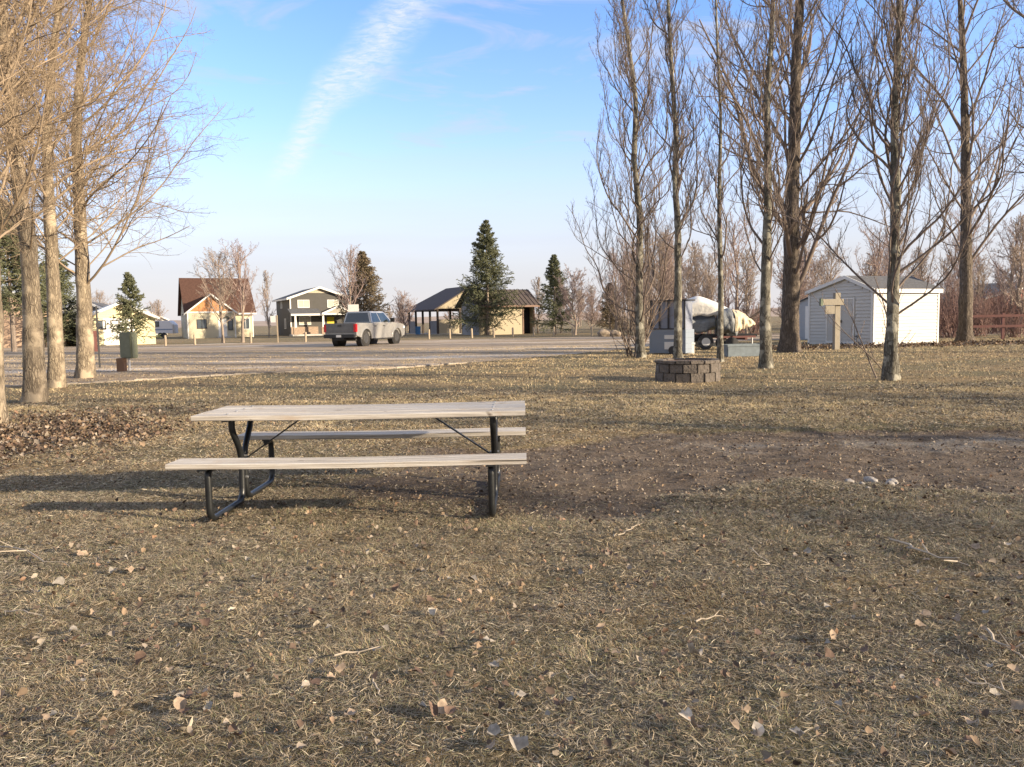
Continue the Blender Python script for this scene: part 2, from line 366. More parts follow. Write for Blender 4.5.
def ground_material():
    m, nt, b = nmat('ground_grass'); n = nt.nodes; L = nt.links
    tcn = n.new('ShaderNodeTexCoord')
    def noise(s, d=6, r=0.6, st=(1, 1, 1)):
        mp_ = n.new('ShaderNodeMapping'); mp_.inputs['Scale'].default_value = st; L.new(tcn.outputs['Object'], mp_.inputs[0])
        q = n.new('ShaderNodeTexNoise'); q.inputs['Scale'].default_value = s; q.inputs['Detail'].default_value = d; q.inputs['Roughness'].default_value = r
        L.new(mp_.outputs[0], q.inputs['Vector']); return q.outputs[0]
    def rng(v, a, b2, c=0, d=1):
        q = n.new('ShaderNodeMapRange'); L.new(v, q.inputs[0])
        for i, x in zip((1, 2, 3, 4), (a, b2, c, d)): q.inputs[i].default_value = x
        return q.outputs[0]
    def mix(f, a, c, mode='MIX'):
        q = n.new('ShaderNodeMix'); q.data_type = 'RGBA'; q.blend_type = mode
        for i, v in ((0, f), (6, a), (7, c)):
            if isinstance(v, tuple): q.inputs[i].default_value = v+(1,)
            elif isinstance(v, (int, float)): q.inputs[i].default_value = v
            else: L.new(v, q.inputs[i])
        return q.outputs[2]
    def mth(op, a, c):
        q = n.new('ShaderNodeMath'); q.operation = op
        for i, v in ((0, a), (1, c)):
            if isinstance(v, (int, float)): q.inputs[i].default_value = v
            else: L.new(v, q.inputs[i])
        return q.outputs[0]
    fine = noise(38, 8, 0.75); mid = noise(5, 6, 0.65); big = noise(0.45, 5, 0.6, (0.5, 1.3, 1)); huge = noise(0.12, 3)
    speck = noise(110, 4, 0.8)
    gr = mix(rng(mid, 0.35, 0.65), (0.22, 0.17, 0.105), (0.47, 0.36, 0.215))
    gr = mix(rng(big, 0.42, 0.62), gr, (0.27, 0.24, 0.145))
    gr = mix(mth('MULTIPLY', rng(big, 0.5, 0.3), 0.6), gr, (0.60, 0.45, 0.25))
    gr = mix(rng(fine, 0.40, 0.66), mix(1.0, gr, (0.38, 0.36, 0.34), 'MULTIPLY'), gr)
    gr = mix(mth('MULTIPLY', rng(speck, 0.62, 0.72), 0.5), gr, (0.45, 0.38, 0.27))
    at_ = n.new('ShaderNodeAttribute'); at_.attribute_name = 'tint'
    sp = n.new('ShaderNodeSeparateColor'); L.new(at_.outputs['Color'], sp.inputs[0])
    dirt = mix(rng(mid, 0.3, 0.7), (0.115, 0.084, 0.060), (0.29, 0.232, 0.178))
    dirt = mix(rng(fine, 0.35, 0.7), mix(1.0, dirt, (0.6, 0.58, 0.56), 'MULTIPLY'), dirt)
    dirt = mix(mth('MULTIPLY', rng(speck, 0.6, 0.7), 0.6), dirt, (0.40, 0.36, 0.31))
    grav = mix(rng(noise(60, 4, 0.8), 0.35, 0.65), (0.20, 0.185, 0.165), (0.37, 0.345, 0.31))
    leaf = mix(rng(noise(26, 4, 0.8), 0.4, 0.6), (0.07, 0.04, 0.028), (0.20, 0.12, 0.085))
    edge = mth('SUBTRACT', mid, 0.5)
    dm = rng(mth('ADD', sp.outputs[0], mth('MULTIPLY', edge, 0.9)), 0.35, 0.65)
    pm = rng(mth('ADD', sp.outputs[1], mth('MULTIPLY', edge, 1.4)), 0.2, 1.0)
    lm = rng(mth('ADD', sp.outputs[2], mth('MULTIPLY', edge, 0.8)), 0.3, 0.7)
    c = mix(dm, gr, dirt); c = mix(pm, c, grav); c = mix(mth('MULTIPLY', lm, 0.8), c, leaf)
    L.new(c, b.inputs['Base Color']); b.inputs['Roughness'].default_value = 0.95; b.inputs['Specular IOR Level'].default_value = 0.15
    bp = n.new('ShaderNodeBump'); bp.inputs['Distance'].default_value = 0.03; L.new(fine, bp.inputs['Height'])
    bp2 = n.new('ShaderNodeBump'); bp2.inputs['Distance'].default_value = 0.12; L.new(mid, bp2.inputs['Height']); L.new(bp.outputs[0], bp2.inputs['Normal'])
    L.new(bp2.outputs[0], b.inputs['Normal'])
    return m
ground = link('ground', gm, ground_material()); tag(ground, kind='structure')

# gravel lot: its own sheet just above the ground, ragged edge
near_line = [(-60, 4.0), (-24, 13.5), tuple(P(80, 384)), tuple(P(250, 374)), tuple(P(400, 368)), tuple(P(525, 359)), tuple(P(620, 350)), tuple(P(655, 345.5)), (14, 43), (40, 47), (90, 52)]
nlx = np.array([p[0] for p in near_line]); nly = np.array([p[1] for p in near_line])
gxs = np.linspace(-70, 34, 400)
rows = 60
lot_v = []
for i, x in enumerate(gxs):
    y0 = np.interp(x, nlx, nly)+(N1.fbm(x*0.8, 3.0, 3)-0.5)*0.8*(1 if x > 0 else 0.15); y1 = 58.6+(N2.fbm(x*0.4, 8.0, 3)-0.5)*1.6
    for j in range(rows):
        y = y0+(y1-y0)*(j/(rows-1)); lot_v.append((x, y, float(ground_z(x, y))+0.016))
li = np.arange(len(gxs)*rows).reshape(len(gxs), rows)
lq = np.stack([li[:-1, :-1], li[1:, :-1], li[1:, 1:], li[:-1, 1:]], -1).reshape(-1, 4)
def lot_material():
    m, nt, b = nmat('gravel'); n = nt.nodes; L = nt.links
    tcn = n.new('ShaderNodeTexCoord')
    def noise(s, d, r, st=(1, 1, 1), dist=0):
        mp_ = n.new('ShaderNodeMapping'); mp_.inputs['Scale'].default_value = st; mp_.inputs['Rotation'].default_value = (0, 0, math.radians(8)); L.new(tcn.outputs['Object'], mp_.inputs[0])
        q = n.new('ShaderNodeTexNoise'); q.inputs['Scale'].default_value = s; q.inputs['Detail'].default_value = d; q.inputs['Roughness'].default_value = r; q.inputs['Distortion'].default_value = dist
        L.new(mp_.outputs[0], q.inputs['Vector']); return q.outputs[0]
    def mix(f, a, c):
        q = n.new('ShaderNodeMix'); q.data_type = 'RGBA'
        for i, v in ((0, f), (6, a), (7, c)):
            if isinstance(v, tuple): q.inputs[i].default_value = v+(1,)
            else: L.new(v, q.inputs[i])
        return q.outputs[2]
    def rng(v, a, b2, c=0, d=1):
        q = n.new('ShaderNodeMapRange'); L.new(v, q.inputs[0])
        for i, x in zip((1, 2, 3, 4), (a, b2, c, d)): q.inputs[i].default_value = x
        return q.outputs[0]
    tracks = noise(1.0, 5, 0.6, (0.035, 0.33, 1), 0.4); patch = noise(0.5, 6, 0.65, (0.5, 1, 1)); fine = noise(30, 5, 0.8)
    c = mix(rng(tracks, 0.40, 0.56), (0.31, 0.235, 0.16), (0.49, 0.395, 0.295))
    c = mix(rng(tracks, 0.57, 0.63), c, (0.68, 0.61, 0.53))
    c = mix(rng(patch, 0.42, 0.7, 0, 0.7), c, (0.36, 0.275, 0.19))
    c = mix(rng(fine, 0.35, 0.65, 0, 0.4), c, (0.15, 0.125, 0.10))
    c = mix(rng(noise(0.9, 7, 0.7, (0.4, 1.2, 1)), 0.52, 0.60, 0, 0.75), c, (0.25, 0.195, 0.125))
    L.new(c, b.inputs['Base Color']); b.inputs['Roughness'].default_value = 0.95; b.inputs['Specular IOR Level'].default_value = 0.2
    bp = n.new('ShaderNodeBump'); bp.inputs['Distance'].default_value = 0.04; L.new(fine, bp.inputs['Height'])
    bp2 = n.new('ShaderNodeBump'); bp2.inputs['Distance'].default_value = 0.15; L.new(tracks, bp2.inputs['Height']); L.new(bp.outputs[0], bp2.inputs['Normal'])
    L.new(bp2.outputs[0], b.inputs['Normal'])
    return m
lot = link('gravel_road', np_mesh('gravel_road', lot_v, lq, smooth=True), lot_material()); tag(lot, kind='structure')
# low timber kerb along the near edge of the gravel
kp = [(x, float(np.interp(x, nlx, nly))-0.08) for x in np.linspace(-19, -1.5, 70)]
kb = MB()
for i in range(len(kp)-1):
    a, c = Vector(kp[i]), Vector(kp[i+1]); d = (c-a); nrm = Vector((-d.y, d.x)).normalized()*0.05
    if i % 7 == 6: c = a+d*0.9
    z0, z1 = -0.05, 0.04+0.012*math.sin(i*2.3)
    q = [a-nrm, c-nrm, c+nrm, a+nrm]
    kb.add([(p.x, p.y, z0) for p in q]+[(p.x, p.y, z1) for p in q], [(3, 2, 1, 0), (4, 5, 6, 7), (0, 1, 5, 4), (1, 2, 6, 5), (2, 3, 7, 6), (3, 0, 4, 7)])
tag(kb.build('kerb', mat('kerb_timber', (0.34, 0.29, 0.23), 0.9, var=0.3, bump=0.01)), kind='structure')
# low far hills and fields beyond the park
hv = []; hx = np.linspace(-1500, 1500, 160)
for x in hx:
    y = 900.0; h = 4+9*float(N1.fbm(x*0.004+9, 1.0, 3))+ (7 if x > 200 else 0)*float(sstep(np.array(x), 200, 500))
    hv += [(x, y-180, -0.5), (x, y-60, h*0.6), (x, y, h), (x, y+200, -1)]
hi = np.arange(len(hx)*4).reshape(-1, 4)
hq = np.stack([hi[:-1, :-1], hi[1:, :-1], hi[1:, 1:], hi[:-1, 1:]], -1).reshape(-1, 4)
tag(link('hills', np_mesh('hills', hv, hq, smooth=True), mat('far_field', (0.26, 0.19, 0.15), 0.95, scale=0.02, col2=(0.38, 0.29, 0.21))), kind='structure')

# ---------------------------------------------------------------- grass and litter
def sample_ground(n, y0, y1, rng, power=1.0, margin=1.0):
    """points inside the strip of ground in front of the camera (wedge plus a margin each side)"""
    u = rng.random(n); y = np.sqrt(y0*y0+(y1*y1-y0*y0)*u)
    x = (rng.random(n)*2-1)*(y*0.70+margin)
    return x, y
def blades(n, y0, y1, seed, hmin, hmax, w, two, dens_pow=1.0):
    rng = np.random.default_rng(seed)
    x, y = sample_ground(n, y0, y1, rng)
    # clumps
    clump = N2.fbm(x*3.1, y*3.1, 3)*0.6+N1.fbm(x*11, y*11, 2)*0.4
    bare = np.maximum(dirt_mask(x, y), np.maximum(path_mask(x, y), leaf_mask(x, y)*0.75))
    keep = rng.random(n) < np.clip((clump-0.34)*3.4, 0.22, 1.0)*(1-0.93*bare)
    x, y, clump = x[keep], y[keep], clump[keep]; n = len(x)
    z = ground_z(x, y)-0.004
    h = (hmin+(hmax-hmin)*rng.random(n)**1.6)*(0.5+0.95*sstep(clump, .35, .7))
    az = rng.random(n)*2*math.pi; az = az*0.75+N3(x*2.2, y*2.2)*5.0; lean_f = 1-0.35*sstep(y, 7, 16)
    lean = rng.uniform(0.75, 1.52, n)*lean_f
    ww = w*(0.6+0.8*rng.random(n))*np.maximum(1, y/5.0)
    dx, dy = np.cos(az), np.sin(az); faz = rng.random(n)*math.pi
    px_, py_ = np.cos(faz)*ww/2, np.sin(faz)*ww/2
    base = np.stack([x, y, z], -1); per = np.stack([px_, py_, np.zeros(n)], -1)
    hx_ = np.sin(lean)*h; hz_ = np.cos(lean)*h
    tip = base+np.stack([dx*hx_, dy*hx_, hz_*0.9+0.003], -1)
    # colours: straw, grey straw, dull green, brown
    pal = np.array([(0.47, 0.355, 0.21), (0.40, 0.335, 0.25), (0.225, 0.225, 0.12), (0.20, 0.14, 0.095), (0.57, 0.475, 0.34), (0.32, 0.275, 0.18)])
    warm = N1.fbm(x*0.5+7, y*0.9+2, 3)
    pr = np.stack([0.18+0.5*sstep(warm, .45, .6), np.full(n, 0.26), 0.36*sstep(warm, .6, .4)+0.09, np.full(n, 0.26), np.full(n, 0.05), np.full(n, 0.18)], -1)
    cum = np.cumsum(pr/pr.sum(1, keepdims=True), 1); k = (rng.random((n, 1)) > cum).sum(1).clip(0, 5)
    col = pal[k]*(0.42+0.75*rng.random((n, 1)))*(0.68+0.62*sstep(N3.fbm(x*2.1, y*2.6, 4), .36, .62))[:, None]*(1.1+0.5*sstep(y, 8.5, 11))[:, None]  # sunlit golden band beyond the bare earth is painted into the blade colour
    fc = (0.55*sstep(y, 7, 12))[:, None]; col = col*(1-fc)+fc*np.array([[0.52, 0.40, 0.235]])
    if two:
        midp = base+np.stack([dx*hx_*0.38, dy*hx_*0.38, hz_*0.66+0.002], -1)
        V = np.stack([base-per, base+per, midp+per*0.8, midp-per*0.8, tip], 1).reshape(-1, 3)
        o = np.arange(n)[:, None]*5
        return V, o+np.array([[0, 1, 2, 3]]), o+np.array([[3, 2, 4]]), np.repeat(col, 5, 0)
    V = np.stack([base-per, base+per, tip], 1).reshape(-1, 3)
    o = np.arange(n)[:, None]*3
    return V, None, o+np.array([[0, 1, 2]]), np.repeat(col, 3, 0)
def merge(parts):
    vs, qs, ts, cs = [], [], [], []; n = 0
    for V, q, t, c in parts:
        if q is not None and len(q): qs.append(q+n)
        if t is not None and len(t): ts.append(t+n)
        vs.append(V); cs.append(c); n += len(V)
    return np.concatenate(vs), (np.concatenate(qs) if qs else None), (np.concatenate(ts) if ts else None), np.concatenate(cs)
def thatch(n, y0, y1, seed, w):
    """flat layer of old matted blades lying on the soil"""
    rng = np.random.default_rng(seed); x, y = sample_ground(n, y0, y1, rng)
    bare = np.maximum(dirt_mask(x, y), np.maximum(path_mask(x, y), leaf_mask(x, y)*0.6)); k = rng.random(n) < (1-0.95*bare)*(0.35+0.65*sstep(N1.fbm(x*2.3+9, y*2.9, 4), .36, .52)); x, y = x[k], y[k]; n = len(x)
    z = ground_z(x, y)+0.001+0.006*rng.random(n); L_ = rng.uniform(.018, .055, n); az = rng.random(n)*6.283; lift = rng.normal(0.05, .22, n)
    d = np.stack([np.cos(az)*np.cos(lift), np.sin(az)*np.cos(lift), np.abs(np.sin(lift))], -1); pr = np.stack([-np.sin(az), np.cos(az), rng.normal(0, .5, n)], -1)
    ww = (w*rng.uniform(.6, 1.4, n)*np.maximum(1, y/5))[:, None]/2; b_ = np.stack([x, y, z], -1); bend = np.cross(d, [0, 0, 1.0])*(L_*rng.normal(0, .15, n))[:, None]
    V_ = np.stack([b_-pr*ww, b_+pr*ww, b_+d*(L_*.55)[:, None]+bend+pr*ww, b_+d*(L_*.55)[:, None]+bend-pr*ww, b_+d*L_[:, None]], 1).reshape(-1, 3); o = np.arange(n)[:, None]*5
    pal = np.array([(0.35, 0.285, 0.20), (0.28, 0.23, 0.16), (0.20, 0.19, 0.115), (0.14, 0.105, 0.075), (0.46, 0.40, 0.30), (0.10, 0.08, 0.06)])
    col = pal[rng.choice(6, n, p=[.24, .24, .17, .16, .09, .10])]*rng.uniform(.6, 1.25, (n, 1))
    return V_, o+np.array([[0, 1, 2, 3]]), o+np.array([[3, 2, 4]]), np.repeat(col, 5, 0)
V, q, t, c = merge([thatch(820000, 1.7, 6.5, 21, .0017), thatch(420000, 6.5, 15, 22, .0026),
                    blades(860000, 1.7, 6.0, 11, 0.012, 0.055, 0.0014, True),
                    blades(480000, 6.0, 14.0, 12, 0.02, 0.07, 0.0026, False),
                    blades(300000, 14.0, 40.0, 13, 0.03, 0.07, 0.0035, False)])
M_grass = mat('dry_grass', (1, 1, 1), 0.75, var=0.0, tint=True, spec=0.25)
grass = link('grass', np_mesh('grass', V, q, t, colors=c), M_grass)
tag(grass, 'short matted straw-coloured winter grass covering the park ground', 'grass', kind='stuff')

# fallen leaves and bits of bark
def leaf_protos(rng, k):
    out = []
    for _ in range(k):
        n = 12; a = np.linspace(0, 2*math.pi, n, endpoint=False)+rng.uniform(-.12, .12, n)
        r = 0.5*(0.72+0.28*np.cos(a))*(1+0.2*rng.standard_normal(n)).clip(.55, 1.35)      # pointed poplar outline
        x = np.cos(a)*r*1.15; y = np.sin(a)*r*0.95
        curl = rng.uniform(0.4, 1.9); tw = rng.uniform(-1.3, 1.3)
        z = curl*(0.55*np.abs(y)+y*y)*0.9+0.45*curl*x*x*np.sign(rng.random()-.3)+tw*x*y+rng.normal(0, .05, n)
        ctr = np.array([[0, 0, 0]]); ring = np.stack([x, y, z], -1)
        st = np.array([[-0.45, 0.0, z.min()+0.02], [-0.95, 0.05, 0.05], [-0.95, 0.08, 0.05]])
        out.append(np.concatenate([ctr, ring, st]))
    return out
def leaf_faces(): return np.array([[0, 1+i, 1+(i+1) % 12] for i in range(12)]+[[13, 14, 15]])
rl = np.random.default_rng(5)
LP = leaf_protos(rl, 10); LF = leaf_faces()
LEAFPAL = np.array([(0.21, 0.15, 0.10), (0.23, 0.19, 0.15), (0.12, 0.082, 0.06), (0.31, 0.26, 0.20), (0.08, 0.058, 0.045), (0.24, 0.15, 0.10), (0.28, 0.205, 0.135)])
def scatter_leaves(x, y, size, rng, pile=None):
    n = len(x); z = ground_z(x, y)+0.008+(pile if pile is not None else 0.02*rng.random(n))
    
    pi_ = rng.integers(0, len(LP), n); base = np.array(LP)[pi_]*size[:, None, None]
    yaw = rng.random(n)*6.283; tilt = rng.normal(0, 0.45, n); roll = rng.normal(0, 0.5, n)
    def rot(v, ax, a):
        c_, s_ = np.cos(a)[:, None], np.sin(a)[:, None]; o = v.copy(); i, j = [(1, 2), (2, 0), (0, 1)][ax]
        o[..., i] = v[..., i]*c_-v[..., j]*s_; o[..., j] = v[..., i]*s_+v[..., j]*c_; return o
    V = rot(rot(rot(base, 0, roll), 1, tilt), 2, yaw); V[..., 2] -= V[..., 2].min(1)[:, None]
    V += np.stack([x, y, z], -1)[:, None, :]
    F = (np.arange(n)[:, None, None]*16+LF[None]).reshape(-1, 3)
    col = LEAFPAL[rng.choice(7, n, p=[.28, .18, .26, .02, .18, .06, .02])]*(0.7+0.6*rng.random((n, 1)))
    return V.reshape(-1, 3), None, F, np.repeat(col, 16, 0)
parts = []
xl = rl.normal(-6.6, 1.7, 14000); yl = rl.normal(9.6, 2.2, 14000); k = (rl.random(14000) < leaf_mask(xl, yl)) & (yl > 5.5) & (xl > -12)
parts.append(scatter_leaves(xl[k], yl[k], 0.022+0.055*rl.random(k.sum())**1.6, rl, 0.05*rl.random(k.sum())))
x, y = sample_ground(7000, 6, 26, rl); parts.append(scatter_leaves(x, y, rl.uniform(0.018, 0.045, len(x)), rl))
x = rl.uniform(-2, 7, 2200); y = rl.uniform(5.5, 9.5, 2200); parts.append(scatter_leaves(x, y, 0.012+0.025*rl.random(2200)**2, rl))
x, y = sample_ground(4200, 2, 6, rl); parts.append(scatter_leaves(x, y, 0.010+0.032*rl.random(len(x))**2, rl))
# bright strip of leaves in front of the shed
x = rl.uniform(10, 30, 5000); y = 31.5+0.06*x+rl.normal(0, 0.9, 5000); parts.append(scatter_leaves(x, y, rl.uniform(0.06, 0.12, 5000), rl))
V, q, t, c = merge(parts)
M_leaf = mat('dead_leaf', (1, 1, 1), 0.8, var=0.0, tint=True, spec=0.2)
tag(link('fallen_leaves', np_mesh('fallen_leaves', V, None, t, colors=c), M_leaf), 'litter of small curled brown leaves drifted over the grass and below the trees', 'leaves', kind='stuff')
# clods and pebbles on the bare earth
def pebbles(x, y, s, rng, cols):
    oc = np.array([(1, 0, 0), (0, 1, 0), (-1, 0, 0), (0, -1, 0), (0, 0, .7), (0, 0, -.7), (.7, .7, .2), (-.7, .7, .1), (-.7, -.7, .2), (.7, -.7, .1)], float)
    F = np.array([(4, 0, 6), (4, 6, 1), (4, 1, 7), (4, 7, 2), (4, 2, 8), (4, 8, 3), (4, 3, 9), (4, 9, 0), (5, 6, 0), (5, 1, 6), (5, 7, 1), (5, 2, 7), (5, 8, 2), (5, 3, 8), (5, 9, 3), (5, 0, 9)])
    n = len(x); V = oc[None]*(s*0.5)[:, None, None]*rng.uniform(0.6, 1.25, (n, 10, 1)); a = rng.random(n)*6.28
    X = V[..., 0]*np.cos(a)[:, None]-V[..., 1]*np.sin(a)[:, None]; Y = V[..., 0]*np.sin(a)[:, None]+V[..., 1]*np.cos(a)[:, None]
    V = np.stack([X+x[:, None], Y+y[:, None], V[..., 2]+(ground_z(x, y)+s*0.12)[:, None]], -1)
    return V.reshape(-1, 3), None, (np.arange(n)[:, None, None]*10+F[None]).reshape(-1, 3), np.repeat(cols, 10, 0)
x = rl.uniform(-3, 12, 16000); y = rl.uniform(5.4, 10.5, 16000); k = rl.random(16000) < dirt_mask(x, y)*0.8; x, y = x[k], y[k]
s = 0.008+0.035*rl.random(len(x))**4
xg = rl.uniform(-24, 8, 26000); yg = 17+28*rl.random(26000)**1.4; kg = yg > np.interp(xg, nlx, nly)+0.2; xg, yg = xg[kg], yg[kg]
V, q, t, c = merge([pebbles(x, y, s, rl, np.array([(0.17, 0.138, 0.11)])*rl.uniform(0.6, 1.6, (len(x), 1))),
                    pebbles(xg, yg, 0.02+0.05*rl.random(len(xg))**3, rl, np.array([(0.34, 0.29, 0.24)])*rl.uniform(0.5, 1.5, (len(xg), 1)))])
tag(link('gravel', np_mesh('gravel', V, None, t, smooth=False, colors=c), M_leaf), 'loose clods and small pebbles on the bare earth and the gravel lot', 'gravel', kind='stuff')

def inst(name, me, mat_, loc, rot, scale, label, cat, group):
    o = link(name, me, mat_); o.location = loc; o.rotation_euler = rot; o.scale = scale if isinstance(scale, tuple) else (scale,)*3
    return tag(o, label, cat, group)
# leaves one can pick out in the foreground
leaf_mats = [mat('leaf_'+nm, c_, 0.75, var=0.3, scale=3, spec=0.25) for nm, c_ in (('tan', (0.28, 0.21, 0.15)), ('grey', (0.24, 0.215, 0.185)), ('brown', (0.13, 0.085, 0.062)), ('pale', (0.40, 0.345, 0.275)))]
leaf_names = ['tan', 'grey', 'dark brown', 'pale']
leaf_mesh = {}
for i in range(10):
    for j in range(4):
        v = LP[i].copy(); v[:, 2] -= v[:, 2].min(); mme = np_mesh('leaf', v, None, LF, smooth=True); leaf_mesh[i, j] = mme
def leaf_obj(x, y, size, j, label, group, rng):
    return inst('fallen_leaf', leaf_mesh[int(rng.integers(0, 10)), j], leaf_mats[j], (x, y, float(ground_z(x, y))+0.022), (rng.normal(0, .3), rng.normal(0, .3), rng.random()*6.28), size, label, 'leaf', group)
rr = np.random.default_rng(77)
spec = [(188, 735, 0.075, 1, 'large pale grey leaf lying in the grass at the lower left, alone', 3), (684, 722, 0.07, 3, 'big pale pointed leaf standing up beside a tan leaf in the near grass', 3),
        (694, 738, 0.065, 0, 'tan rounded leaf touching the big pale pointed leaf in the near grass', 0), (697, 657, 0.075, 1, 'wide grey-white leaf lying flat right of the middle of the near lawn', 3),
        (377, 657, 0.07, 1, 'grey curled leaf beside a thin twig in the middle of the lawn', 1), (138, 537, 0.06, 0, 'bright orange-yellow leaf on dull grass left of the bench leg', 0),
        (758, 742, 0.065, 3, 'yellowish long leaf lying flat near the bottom right', 3), (205, 633, 0.07, 2, 'reddish brown curled leaf standing on the left part of the lawn', 2),
        (80, 560, 0.07, 0, 'pinkish tan leaf left of the bright yellow leaf', 0), (513, 752, 0.08, 1, 'grey leaf standing on edge at the bottom middle', 1)]
for px, py, s_, j, lab, j2 in spec:
    g_ = P(px, py); leaf_obj(g_[0], g_[1], s_, j2, lab, 'fallen poplar leaves on the lawn', rr)
for i in range(150):
    py = 530+230*rr.random()**0.8; px = rr.uniform(-10, 1034); g_ = P(px, py); j = int(rr.choice(4, p=[.3, .36, .26, .08]))
    leaf_obj(g_[0], g_[1], rr.uniform(0.028, 0.06), j, 'small dry '+leaf_names[j]+' leaf lying loose on the near lawn', 'small '+leaf_names[j]+' leaves on the lawn', rr)
# stones by the bare track
import bmesh
def stone_mesh(seed, sub=2):
    r_ = random.Random(seed); bm = bmesh.new(); bmesh.ops.create_icosphere(bm, subdivisions=sub, radius=0.5)
    ph = [r_.uniform(0, 6) for _ in range(6)]
    for v in bm.verts:
        c_ = v.co.normalized(); v.co *= 1+0.16*math.sin(c_.x*3+ph[0])+0.12*math.sin(c_.y*4+ph[1])+0.08*math.sin(c_.z*7+ph[2]+c_.x*5)
        v.co.z *= 0.62
    me = bpy.data.meshes.new('stone'); bm.to_mesh(me); bm.free()
    for p in me.polygons: p.use_smooth = True
    return me
M_stone = mat('stone_pale', (0.33, 0.30, 0.27), 0.85, var=0.25, scale=4, bump=0.01, bscale=20)
for px, py, s_, lab in ((849, 482, .085, 'small white stone at the left end of the row of stones on the bare track'), (872, 477, .13, 'largest flat grey-pink stone in the row of stones on the bare track'),
                        (893, 480, .12, 'rounded pink-grey stone at the rear right of the row of stones'), (890, 484, .10, 'white stone in front of the pink-grey stone at the right end of the row'),
                        (862, 484, .06, 'small cream stone just in front of the largest stone'), (868, 489, .05, 'tiny pale stone below the row of stones'), (76, 430, .0, '')):
    if not lab: continue
    g_ = P(px, py); inst('stone', stone_mesh(px), M_stone, (g_[0], g_[1], float(ground_z(g_[0], g_[1]))+s_*0.16), (0, 0, px), (s_*1.05, s_*.85, s_*.8), lab, 'stone', 'stones on the bare track')
# sticks on the lawn
M_stick = mat('stick', (0.36, 0.30, 0.23), 0.85, var=0.3)
def stick(px0, py0, px1, py1, r, lab, br=2):
    a, b_ = P(px0, py0), P(px1, py1); rs = random.Random(px0*7+py0); m_ = MB(); pts = []; n = 7
    for i in range(n):
        t_ = i/(n-1); p_ = a+(b_-a)*t_; L_ = np.linalg.norm(b_-a)
        p_ = p_+np.array([rs.uniform(-1, 1), rs.uniform(-1, 1)])*L_*0.05
        pts.append((p_[0]-a[0], p_[1]-a[1], float(ground_z(*p_))+0.03+0.015*rs.random()))
    m_.tube(pts, [r*(1-0.7*i/(n-1)) for i in range(n)], 5)
    for k_ in range(br):
        i = rs.randint(1, n-2); s0 = Vector(pts[i]); d = Vector((rs.uniform(-1, 1), rs.uniform(-1, 1), 0.25)).normalized()*L_*0.28
        m_.tube([s0, s0+d*0.5, s0+d], [r*0.6, r*0.45, r*0.2], 4)
    o = m_.build('fallen_stick', M_stick); o.location = (a[0], a[1], 0); tag(o, lab, 'stick', 'sticks fallen on the lawn')
stick(0, 553, 75, 577, .006, 'thin pale stick with a fork at the left edge of the lawn')
stick(335, 664, 385, 655, .005, 'straight pale twig left of the grey curled leaf')
stick(895, 545, 965, 572, .009, 'long grey branch lying slanted on the right part of the lawn', 3)
stick(695, 626, 726, 621, .005, 'short pale twig near the middle right of the lawn', 1)
stick(985, 640, 1024, 672, .007, 'crooked grey stick at the right edge of the lawn', 3)
stick(962, 690, 1012, 702, .005, 'thin bent twig near the bottom right corner of the lawn')
stick(618, 541, 640, 530, .004, 'small forked pale twig just beyond the middle of the lawn', 2)
stick(373, 688, 382, 706, .004, 'curved hooked twig standing in near grass below the straight pale twig', 0)
stick(5, 620, 44, 627, .005, 'thin twig near the left edge below the forked stick', 1)
stick(750, 552, 772, 570, .004, 'two pronged twig on the lawn in front of the bare track', 2)

